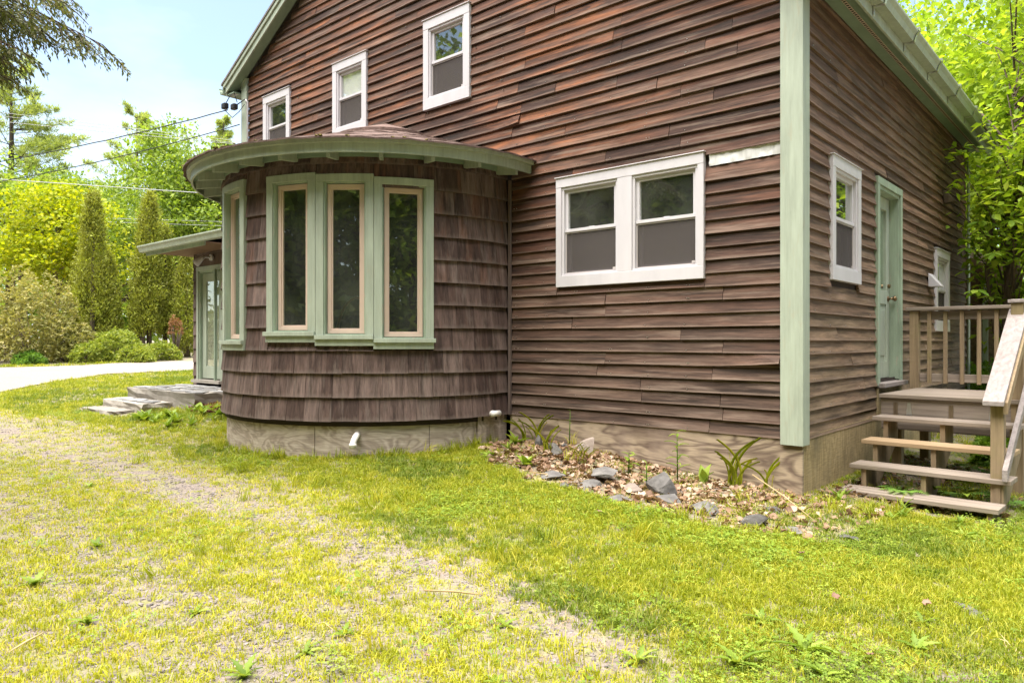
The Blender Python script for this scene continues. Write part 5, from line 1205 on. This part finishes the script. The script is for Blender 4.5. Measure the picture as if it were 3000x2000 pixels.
# ------------------------------------------------------------------ scattered small growth: points that carry instances
src = bpy.data.collections.new('sources')
def source(name, me):
    o = bpy.data.objects.new(name, me); src.objects.link(o); return o
def scatter(name, objs, pts, rot, scl, pick, label, cat):
    """geometry-node instances of a few small meshes on given points"""
    me = bpy.data.meshes.new(name); me.vertices.add(len(pts)); me.vertices.foreach_set('co', np.ascontiguousarray(pts, dtype=np.float32).ravel())
    a = me.attributes.new('rot', 'FLOAT_VECTOR', 'POINT'); a.data.foreach_set('vector', np.ascontiguousarray(rot, dtype=np.float32).ravel())
    a = me.attributes.new('scl', 'FLOAT', 'POINT'); a.data.foreach_set('value', np.ascontiguousarray(scl, dtype=np.float32))
    a = me.attributes.new('pick', 'INT', 'POINT'); a.data.foreach_set('value', np.ascontiguousarray(pick, dtype=np.int32))
    o = link(name, me); ng = bpy.data.node_groups.new(name, 'GeometryNodeTree')
    ng.interface.new_socket('Geometry', in_out='INPUT', socket_type='NodeSocketGeometry'); ng.interface.new_socket('Geometry', in_out='OUTPUT', socket_type='NodeSocketGeometry')
    N = ng.nodes; L = ng.links; gi = N.new('NodeGroupInput'); go = N.new('NodeGroupOutput'); iop = N.new('GeometryNodeInstanceOnPoints')
    g2i = N.new('GeometryNodeGeometryToInstance')
    for ob in reversed(objs):
        oi = N.new('GeometryNodeObjectInfo'); oi.inputs['Object'].default_value = ob; L.new(oi.outputs['Geometry'], g2i.inputs[0])
    def att(nm, ty):
        n = N.new('GeometryNodeInputNamedAttribute'); n.data_type = ty; n.inputs['Name'].default_value = nm; return n.outputs['Attribute']
    L.new(gi.outputs[0], iop.inputs['Points']); L.new(g2i.outputs[0], iop.inputs['Instance']); iop.inputs['Pick Instance'].default_value = True
    L.new(att('pick', 'INT'), iop.inputs['Instance Index']); L.new(att('rot', 'FLOAT_VECTOR'), iop.inputs['Rotation']); L.new(att('scl', 'FLOAT'), iop.inputs['Scale'])
    L.new(iop.outputs[0], go.inputs[0])
    md = o.modifiers.new('scatter', 'NODES'); md.node_group = ng
    return tag(o, label, cat, kind='stuff')
def tuft(name, n, spread, h0, h1, w, mat, lean=0.5):
    V = []; F = []
    for k in range(n):
        a = random.random() * 6.283; r = spread * math.sqrt(random.random()); x, y = r * math.cos(a), r * math.sin(a); h = random.uniform(h0, h1)
        la = random.random() * 6.283; l = random.uniform(0.1, lean) * h; dx, dy = math.cos(la), math.sin(la); sx, sy = -dy * w / 2, dx * w / 2; i = len(V)
        V += [(x - sx, y - sy, -0.005), (x + sx, y + sy, -0.005), (x + dx * l * .35 - sx * .8, y + dy * l * .35 - sy * .8, h * .6), (x + dx * l * .35 + sx * .8, y + dy * l * .35 + sy * .8, h * .6), (x + dx * l, y + dy * l, h * (1 - 0.25 * l / h))]
        F += [(i, i + 1, i + 3), (i, i + 3, i + 2), (i + 2, i + 3, i + 4)]
    return source(name, np_mesh(name, np.array(V), np.array(F), M[mat]))
def cloverm(name, n, spread, mat, s0=0.008, s1=0.016):
    V = []; F = []
    for k in range(n):
        a = random.random() * 6.283; r = spread * math.sqrt(random.random()); c = np.array([r * math.cos(a), r * math.sin(a), random.uniform(0.008, 0.028)]); s = random.uniform(s0, s1)
        for j in range(3):
            b = a + j * 2.094; d = np.array([math.cos(b), math.sin(b), random.uniform(-.2, .3)]); t = np.array([-math.sin(b), math.cos(b), 0]); i = len(V)
            V += [tuple(c), tuple(c + d * s * .6 - t * s * .42), tuple(c + d * s), tuple(c + d * s * .6 + t * s * .42)]; F += [(i, i + 1, i + 2), (i, i + 2, i + 3)]
    return source(name, np_mesh(name, np.array(V), np.array(F), M[mat]))
M['grass_deep'] = leafmat('deep_green_grass_blade', (0.10, 0.155, 0.012, 1), (0.18, 0.235, 0.018, 1), (0.30, 0.30, 0.05, 1), 0.35, False)
G_l = [tuft('lawn_tuft', 18, 0.045, 0.018, 0.046, 0.0042, 'grass' if k < 3 else 'grass_deep', 1.3) for k in range(6)]
G_t = [tuft('thin_tuft', 13, 0.045, 0.010, 0.036, 0.0045, 'grass_thin', 1.6) for _ in range(4)]
G_long = [tuft('long_tuft', 16, 0.05, 0.07, 0.17, 0.006, 'grass', 0.9) for _ in range(3)]
G_s = [tuft('straw', 9, 0.06, 0.008, 0.05, 0.003, 'straw', 3.5) for _ in range(3)]
C_l = [cloverm('clover', 12, 0.05, 'clover', 0.005, 0.011) for _ in range(3)]
def pebble(name):
    b = bmesh.new(); bmesh.ops.create_icosphere(b, subdivisions=1, radius=1)
    for v in b.verts: v.co = Vector((v.co.x * random.uniform(.8, 1.2), v.co.y * random.uniform(.55, .9), v.co.z * random.uniform(.35, .6)))
    me = bpy.data.meshes.new(name); b.to_mesh(me); b.free(); me.materials.append(M['pebble']); return source(name, me)
PB = [pebble('pebble') for _ in range(5)]
def deadleaf(name):
    V = []; n = 6; curl = random.uniform(-.5, .9)
    for k in range(n + 1):
        t = k / n; w = (0.36 * math.sin(math.pi * min(1, t * 1.02)) ** 0.7) * random.uniform(.6, 1.25) + 0.01; zz = curl * (t - .5) ** 2
        V += [(t - .5, -w, zz + random.uniform(0, .22)), (t - .5, 0, zz), (t - .5, w, zz + random.uniform(0, .22))]
    F = []
    for k in range(n): i = k * 3; F += [(i, i + 3, i + 4, i + 1), (i + 1, i + 4, i + 5, i + 2)]
    return np_mesh(name, np.array(V), np.array(F), M['litter'])
DL_me = [deadleaf('dead_leaf') for _ in range(5)]
DL = [source('dead_leaf', m) for m in DL_me]

def sample(n, dmin, dmax, d0=5.5, pw=2.0, amax=46):
    """ground points in front of the camera, thinner with distance"""
    d = np.linspace(dmin, dmax, 2000); w = d * np.minimum(1, (d0 / d) ** pw); c = np.cumsum(w); c /= c[-1]
    dd = np.interp(rng.random(n), c, d); a = np.radians(rng.uniform(-amax, amax, n))
    fx, fy = FWD.x, FWD.y; x = CAM[0] + dd * (np.cos(a) * fx + np.sin(a) * RGT.x); y = CAM[1] + dd * (np.cos(a) * fy + np.sin(a) * RGT.y)
    return x, y, dd
def free(x, y):
    inb = (x > -10.45) & (x < 0.0) & (y > 0.0); bay_ = np.hypot(x - BC[0], y - BC[1]) < BR - 0.05
    pl = (x > -10.7) & (x < -8.2) & (y > -1.05) & (y < 0.1); pl2 = (x > -10.5) & (x < -8.9) & (y > -1.85) & (y <= -1.0)
    d = (x - CAM[0]) * FWD.x + (y - CAM[1]) * FWD.y; s = ((x - CAM[0]) * RGT.x + (y - CAM[1]) * RGT.y) / np.maximum(d, .1) * 2123.7 + 1500
    nr = np.interp(s, [-700, 0, 313, 553, 760, 1000], [11.5, 14, 17, 18.2, 20, 23]); fr = np.interp(s, [-700, 0, 313, 553, 760, 1000], [16.5, 19, 20.6, 22.2, 25, 29])
    dr = (d > nr - 0.1) & (d < fr + 0.1) & (x < -9)
    return ~(inb | bay_ | pl | pl2 | dr)
def in_bed(x, y):
    e = np.interp(x, [-3.1, -2.9, -1.9, -1.15, -0.5, 0.0, 0.45, 0.75], [-0.25, -0.75, -1.2, -1.32, -1.22, -1.28, -1.15, -0.75]) + (vnoise(x, y, 3.0, 31) - .5) * 0.3
    return (x > -3.05 + (vnoise(y, x, 3, 5) - .5) * .3) & (x < 0.60) & (y > e) & (y < 0.9)
def lawn(x, y):
    """how thick the turf is: full beside the house, thin in the two wheel tracks"""
    yb = np.interp(x, [-12, -7, -3.7, -1.9, -0.1, 0.5, 1.0, 2.0, 3.5], [-2.5, -2.4, -2.55, -2.75, -2.95, -3.15, -3.5, -4.4, -6.0]) + (vnoise(x, y, 1.6, 41) - .5) * 0.55
    full = sstep(-0.18, 0.22, y - yb)
    t1 = np.exp(-((y + 3.22 + 0.02 * x) / 0.30) ** 2); t2 = np.exp(-((y + 4.45 + 0.10 * x) / 0.42) ** 2)
    mid = np.exp(-((y + 3.78) / 0.26) ** 2) * sstep(-0.3, -2.2, x)
    base = 0.30 + 0.50 * vnoise(x, y, 1.1, 43) + 0.25 * (vnoise(x, y, 3.5, 44) - .4)
    thin = np.clip(base - 0.42 * np.clip(t1 + 0.8 * t2, 0, 1) + 0.55 * mid, 0.03, 1)
    return full, thin, np.clip(t1 + t2, 0, 1)
def rots(n, tilt=0.2): return np.stack([rng.normal(0, tilt, n), rng.normal(0, tilt, n), rng.random(n) * 6.283], 1)
# lawn
x, y, d = sample(165000, 2.0, 24, 6.0, 1.9); full, thin, tr = lawn(x, y); bed = in_bed(x, y)
patch = vnoise(x, y, 0.9, 51)
keep = free(x, y) & (rng.random(len(x)) < full * (0.72 + 0.28 * vnoise(x, y, 2.5, 52))) & ~(bed & (rng.random(len(x)) < np.interp(x, [-0.5, 0.35], [0.94, 0.5]) - 0.10 * (vnoise(x, y, 3.0, 55) > .7)))
under = (x > 0.1) & (x < 1.3) & (y > 0.4) & (y < 3); keep &= ~(under & (rng.random(len(x)) < 0.9)); keep &= ~((x > -3) & (x < 1.3) & (y > 3.2))
x1, y1, d1 = x[keep], y[keep], d[keep]
s1 = (0.60 + 0.55 * rng.random(len(x1))) * (0.72 + 0.6 * vnoise(x1, y1, 0.8, 53)) * np.clip(d1 / 9, 1, 2.2) ** 0.8
scatter('grass', G_l, np.stack([x1, y1, zg(x1, y1)], 1), rots(len(x1)), s1, rng.integers(0, 3, len(x1)) + 3 * (vnoise(x1, y1, 1.1, 57) * .6 + vnoise(x1, y1, 4.0, 58) * .4 + rng.normal(0, .07, len(x1)) > 0.56), 'short bright green lawn between the house and the wheel tracks', 'grass')
# thin yellow grass over the tracks
x, y, d = sample(90000, 1.6, 20, 5.0, 1.9); full, thin, tr = lawn(x, y)
keep = free(x, y) & ~in_bed(x, y) & (rng.random(len(x)) < (1 - full) * thin * 1.25 + full * 0.10)
x1, y1, d1 = x[keep], y[keep], d[keep]
scatter('thin_grass', G_t, np.stack([x1, y1, zg(x1, y1)], 1), rots(len(x1)), (0.55 + 0.6 * rng.random(len(x1))) * np.clip(d1 / 9, 1, 2), rng.integers(0, 4, len(x1)), 'thin yellowing grass growing over the gravel wheel tracks', 'grass')
# taller grass at the foot of the walls and in tufts
x, y, d = sample(26000, 2.0, 18, 7.0, 1.6); full, thin, tr = lawn(x, y)
nearw = np.exp(-(np.abs(np.hypot(x - BC[0], y - BC[1]) - BR) / 0.13) ** 2) * (y < 0) + np.exp(-((y + 0.1) / 0.12) ** 2) * (x > -3.1) * (x < 0.4) * 0.12 + np.exp(-((y - -0.9) / 0.5) ** 2 - ((x + 7.6) / 0.8) ** 2) * 0.9
keep = free(x, y) & (rng.random(len(x)) < np.clip(nearw * 0.8 + 0.35 * (vnoise(x, y, 1.7, 61) > 0.80) * (full * .6 + .25) + (d > 11) * 0.08, 0, 1)) & ~(in_bed(x, y) & (rng.random(len(x)) < .8))
x1, y1 = x[keep], y[keep]
scatter('tall_grass', G_long, np.stack([x1, y1, zg(x1, y1)], 1), rots(len(x1), 0.25), 0.45 + 0.6 * rng.random(len(x1)), rng.integers(0, 3, len(x1)), 'longer grass tufts along the walls and in the lawn', 'grass')
# clover and small leaves
x, y, d = sample(42000, 2.0, 13, 5.5, 1.8); full, thin, tr = lawn(x, y)
keep = free(x, y) & ~in_bed(x, y) & (rng.random(len(x)) < np.clip((vnoise(x, y, 1.4, 71) - 0.42) * 2.4, 0.04, 1) * (full * 0.75 + 0.30 * thin))
x1, y1 = x[keep], y[keep]
scatter('clover', C_l, np.stack([x1, y1, zg(x1, y1)], 1), rots(len(x1)), 0.7 + 0.9 * rng.random(len(x1)), rng.integers(0, 3, len(x1)), 'patches of clover and tiny leaves through the lawn', 'clover')
# straw
x, y, d = sample(26000, 2.0, 13, 6, 1.8); full, thin, tr = lawn(x, y)
keep = free(x, y) & (rng.random(len(x)) < 0.05 + 0.10 * (1 - full) * (thin > .2) + 0.5 * in_bed(x, y) + 0.5 * np.exp(-(np.abs(np.hypot(x - BC[0], y - BC[1]) - BR - .2) / 0.25) ** 2) * (x < -4.6))
x1, y1 = x[keep], y[keep]
scatter('dry_grass', G_s, np.stack([x1, y1, zg(x1, y1) + 0.002], 1), rots(len(x1), .3), 0.4 + 0.6 * rng.random(len(x1)), rng.integers(0, 3, len(x1)), 'dry straw coloured clippings in lawn and leaf bed', 'straw')
# gravel
x, y, d = sample(150000, 1.6, 14, 4.5, 2.0); full, thin, tr = lawn(x, y)
keep = free(x, y) & ~in_bed(x, y) & (rng.random(len(x)) < (1 - full) * (0.25 + 0.75 * tr) * (0.4 + 0.6 * vnoise(x, y, 2.2, 81)))
x1, y1 = x[keep], y[keep]
scatter('gravel', PB, np.stack([x1, y1, zg(x1, y1) + 0.001], 1), rots(len(x1), .3), 0.004 + 0.012 * rng.random(len(x1)) ** 2.4, rng.integers(0, 5, len(x1)), 'small grey and pinkish gravel showing in the wheel tracks', 'gravel')
# leaf litter
n = 9000; x = rng.uniform(-3.1, 0.9, n); y = rng.uniform(-1.5, 0.9, n)
keep = in_bed(x, y) & ((y < -0.0) | (x > 0.02)) & (rng.random(n) < np.clip(1.25 * vnoise(x, y, 2.6, 91) - 0.05, 0.06, 1) * np.interp(x, [-0.3, 0.45], [1, 0.22]) * np.interp(y, [-1.35, -0.9], [0.35, 1])); x1, y1 = x[keep], y[keep]
n = 500; x2 = rng.uniform(0.1, 1.3, n); y2 = rng.uniform(0.5, 3.0, n); x1 = np.concatenate([x1, x2]); y1 = np.concatenate([y1, y2])
scatter('leaf_litter', DL, np.stack([x1, y1, zg(x1, y1) + 0.006 + 0.02 * rng.random(len(x1))], 1), rots(len(x1), .45), 0.022 + 0.06 * rng.random(len(x1)) ** 1.5, rng.integers(0, 5, len(x1)), 'dry tan oak leaves covering the bed along the wall', 'leaves')
# red bark mulch by the stone steps
n = 900; a = rng.random(n) * 6.283; r = np.sqrt(rng.random(n)); x1 = -7.75 + r * np.cos(a) * 0.75; y1 = -0.85 + r * np.sin(a) * 0.35
chip = source('bark_chip', MB().box(-1, 1, -.3, .3, -.12, .12).mesh('bark_chip', M['mulch']))
scatter('bark_mulch', [chip], np.stack([x1, y1, zg(x1, y1) + 0.02 + 0.03 * rng.random(n)], 1), rots(n, .5), 0.02 + 0.025 * rng.random(n), np.zeros(n), 'reddish bark mulch between the stone steps and the bay', 'mulch')

# ------------------------------------------------------------------ single plants
def leaf_blade(name, mat, w, lob=0.0, n=6, bend=0.35):
    V = []
    for k in range(n + 1):
        t = k / n; ww = w * math.sin(math.pi * (0.06 + 0.93 * t) ** 0.75) * (1 + lob * (-1) ** k); z = bend * (t - t * t * 1.35)
        V += [(t, -ww / 2, z + 0.05), (t, 0, z), (t, ww / 2, z + 0.05)]
    F = []
    for k in range(n): i = k * 3; F += [(i, i + 3, i + 4, i + 1), (i + 1, i + 4, i + 5, i + 2)]
    return np_mesh(name, np.array(V), np.array(F), M[mat], smooth=True)
LB = {'broad': leaf_blade('leaf', 'weed', 0.50), 'dandelion': leaf_blade('leaf', 'weed', 0.26, 0.32, 9), 'lance': leaf_blade('leaf', 'weed', 0.20), 'grass': leaf_blade('leaf', 'grass', 0.020, 0, 8, 0.55)}
def rosette(name, label, x, y, n, size, kind='dandelion', group=None, lift=(0.1, 0.7), cat='weed', z=0.0):
    e = empty(name, (x, y, zgf(x, y) + z), 0, label, cat, group)
    for k in range(n):
        a = k * 2.399 + random.uniform(-.3, .3); s = size * random.uniform(0.65, 1.15)
        link('leaf', LB[kind], e, (0, 0, 0.0), (random.uniform(-.3, .3), -random.uniform(*lift), a), (s, s, s))
    return e
def stalk(name, label, x, y, h, nl, size, kind, group=None, tilt=0.1):
    e = empty(name, (x, y, zgf(x, y)), random.random() * 6, label, 'weed', group); tx = random.uniform(-tilt, tilt)
    MB().tube([(0, 0, 0), (tx * h * .4, 0, h * .5), (tx * h, 0, h)], [0.006, 0.005, 0.002], 6).obj('stem', M['weed_far'], e, True)
    for k in range(nl):
        t = 0.25 + 0.75 * k / max(1, nl - 1); s = size * (1.1 - 0.45 * t) * random.uniform(.85, 1.15)
        link('leaf', LB[kind], e, (tx * h * t * .9, 0, h * t), (0, -random.uniform(0.0, 0.6), k * 2.4), (s, s, s))
    return e
stalk('milkweed', 'tall leafy stalk growing out of the leaf bed above the boulder', -0.86, -0.42, 0.42, 14, 0.13, 'lance')
rosette('broadleaf_weed', 'pair of large upright leaves against the plywood right of the leafy stalk', -0.72, -0.22, 4, 0.17, 'broad', None, (0.9, 1.3))
rosette('broadleaf_weed', 'broad leaved weed at the left end of the bed by the corner', -2.75, -0.30, 7, 0.17, 'broad', None, (0.4, 1.2))
rosette('broadleaf_weed', 'dark leafy weed left of the slate stones', -2.05, -0.95, 9, 0.15, 'broad', None, (0.4, 1.1))
rosette('broadleaf_weed', 'upright leaves in front of the left corner weed', -2.55, -0.62, 7, 0.15, 'lance', None, (0.7, 1.3))
rosette('broadleaf_weed', 'grey green rosette at the left edge of the bed', -2.58, -0.85, 8, 0.14, 'dandelion', None, (0.2, 0.8))
stalk('leafy_weed', 'leafy stem between the brown fieldstone and the boulder', -0.93, -0.80, 0.20, 9, 0.09, 'lance')
stalk('leafy_weed', 'reddish stemmed weed rising behind the flat slate', -1.25, -0.55, 0.18, 8, 0.10, 'broad')
stalk('feathery_weed', 'thin feathery weed in front of the left plywood seam', -2.2, -0.12, 0.36, 9, 0.05, 'lance')
def blades(label, x, y, n, h, spread=0.05):
    e = empty('grass_clump', (x, y, zgf(x, y)), 0, label, 'grass')
    for k in range(n): link('blade', LB['grass'], e, (random.uniform(-spread, spread), random.uniform(-spread, spread), 0), (random.uniform(-.3, .3), -random.uniform(0.9, 1.35), random.random() * 6.28), (h * random.uniform(.6, 1.1),) * 3)
blades('long arching grass blades against the plywood near the corner', -0.50, -0.12, 12, 0.42); blades('few long blades hanging out under the siding', -0.26, -0.06, 5, 0.40); blades('grass clump by the left end of the plywood', -2.70, -0.10, 12, 0.36, 0.10)
blades('dry looking grass clump in the middle of the bed', -1.75, -0.55, 16, 0.20, 0.06); blades('grass tuft beside the upright grey stone', -2.12, -0.55, 10, 0.26, 0.04)
lw = [(1.02, -2.82, 9, .17), (0.86, -3.12, 9, .16), (1.15, -3.0, 8, .15), (-2.22, -4.66, 8, .13), (-0.45, -4.47, 8, .12), (-1.44, -4.67, 8, .12), (-0.51, -3.98, 7, .10), (-0.06, -3.46, 7, .10), (-0.48, -4.19, 7, .10), (0.75, -2.6, 8, .13), (-1.2, -4.3, 7, .09), (-3.3, -3.9, 6, .09), (0.3, -3.9, 7, .10), (-0.9, -3.75, 6, .09), (1.35, -2.5, 8, .12), (-2.7, -4.2, 7, .10), (0.55, -3.35, 7, .11), (0.2, -2.3, 6, .10), (1.3, -2.15, 7, .11), (-4.6, -3.6, 6, .09), (-0.1, -4.3, 8, .11), (1.5, -3.1, 8, .12)]
for (x, y, n, s) in lw:
    where = ('in the green lawn at the lower right', 'weeds in the right lawn') if x > 0.6 else (('on the gravel track at the bottom centre', 'weeds on the centre track') if x > -0.75 else ('in the thin yellow grass at the lower left', 'weeds in the left track'))
    rosette('lawn_weed', 'small flat toothed leaf weed ' + where[0], x, y, n, s * 0.8, 'dandelion', where[1])
for k in range(16):
    x, y = random.uniform(0.1, 1.5), random.uniform(-0.15, 0.45); rosette('step_weed', 'young dandelion leaf rosette in front of the lowest porch step', x, y, 5, random.uniform(.07, .12), 'dandelion', 'weeds along the lowest porch step', (0.4, 1.2))
for k in range(22):
    x, y = random.uniform(-8.2, -6.75), random.uniform(-1.9, -0.95); rosette('bank_weed', 'leafy green weed on the bank between stone steps and bay', x, y, 7, random.uniform(.14, .24), random.choice(['dandelion', 'lance', 'broad']), 'weeds on the bank by the stone steps', (0.4, 1.2))
def fern(label, x, y, n, size, z=0.0):
    e = empty('fern', (x, y, zgf(x, y) + z), 0, label, 'fern'); P = []; D = []; S = []
    for k in range(n):
        a = k * 6.283 / n + random.uniform(-.3, .3); l = size * random.uniform(.7, 1.1)
        for j in range(16):
            t = j / 15; c = np.array([math.cos(a) * l * t, math.sin(a) * l * t, l * (0.75 * t - 0.72 * t * t)])
            for sg in (-1, 1): P.append(c); D.append((-math.sin(a) * sg + math.cos(a) * .35, math.cos(a) * sg + math.sin(a) * .35, -0.1)); S.append(l * 0.24 * math.sin(math.pi * (0.12 + 0.86 * t)) + 0.01)
    D = np.array(D); D /= np.linalg.norm(D, axis=1, keepdims=True)
    link('frond', leaf_mesh('frond', np.array(P), np.array(S), M['fern'], 0.30, D, 3.0, 0.05), e); return e
fern('small fern lying over the lowest porch tread', 0.55, 0.78, 7, 0.24, 0.06); fern('fern growing in the shade under the middle tread', 0.85, 1.35, 8, 0.34, 0.0)
fern('fern under the landing seen between the treads', 0.95, 2.4, 9, 0.45, 0.05); fern('bright fern behind the landing under the rail', 0.75, 3.7, 9, 0.50, 0.25); fern('fern by the foot of the porch post', 1.25, 1.25, 8, 0.32)
rosette('broadleaf_weed', 'yellow green three leaved plant behind the lowest tread', 0.98, 0.86, 4, 0.11, 'broad', None, (0.1, 0.7), z=0.12)
rosette('broadleaf_weed', 'green leaf plant under the second tread', 0.72, 1.05, 4, 0.12, 'broad', None, (0.1, 0.6), z=0.08)
# fallen leaves and twigs on the lawn
fallen_me = DL_me[1].copy(); fallen_me.materials.clear(); fallen_me.materials.append(M['fallen'])
for lab, x, y, s in (('curled brown leaf lying on the right lawn', 0.93, -2.15, .085), ('dark dead leaf further right on the lawn', 1.28, -1.95, .085), ('pale fallen leaf nearest the leaf bed on the lawn', 0.55, -1.55, .06), ('tan leaf on the lawn at the bottom right', 1.25, -2.78, .05), ('small orange leaf on the gravel track', -0.02, -3.95, .05), ('small pale leaf in the lawn below the slate stones', -0.75, -1.72, .05)):
    tag(link('fallen_leaf', fallen_me, None, (x, y, zgf(x, y) + 0.045), (0.2, 0.15, random.random() * 6), (s * .75, s * .6, s * .75)), lab, 'leaf')
for lab, a, b in (('thin twig lying on the gravel track in the centre', (-0.60, -3.45), (-0.36, -3.28)), ('reddish twig on the gravel at the lower left', (-1.38, -4.86), (-1.30, -5.0)), ('dry stick leaning over the right end of the bed', (-0.25, -0.35), (0.35, -0.7)), ('thin dry stick along the slate stones', (-1.85, -1.15), (-1.45, -1.02))):
    za, zb = zgf(*a) + 0.03, zgf(*b) + 0.02; za += 0.14 if 'leaning' in lab else 0
    tag(MB().tube([(a[0], a[1], za), ((a[0] + b[0]) / 2 + .01, (a[1] + b[1]) / 2, (za + zb) / 2 + .008), (b[0], b[1], zb)], [0.004, 0.005, 0.003], 6).obj('twig', M['straw'], None, True), lab, 'twig')
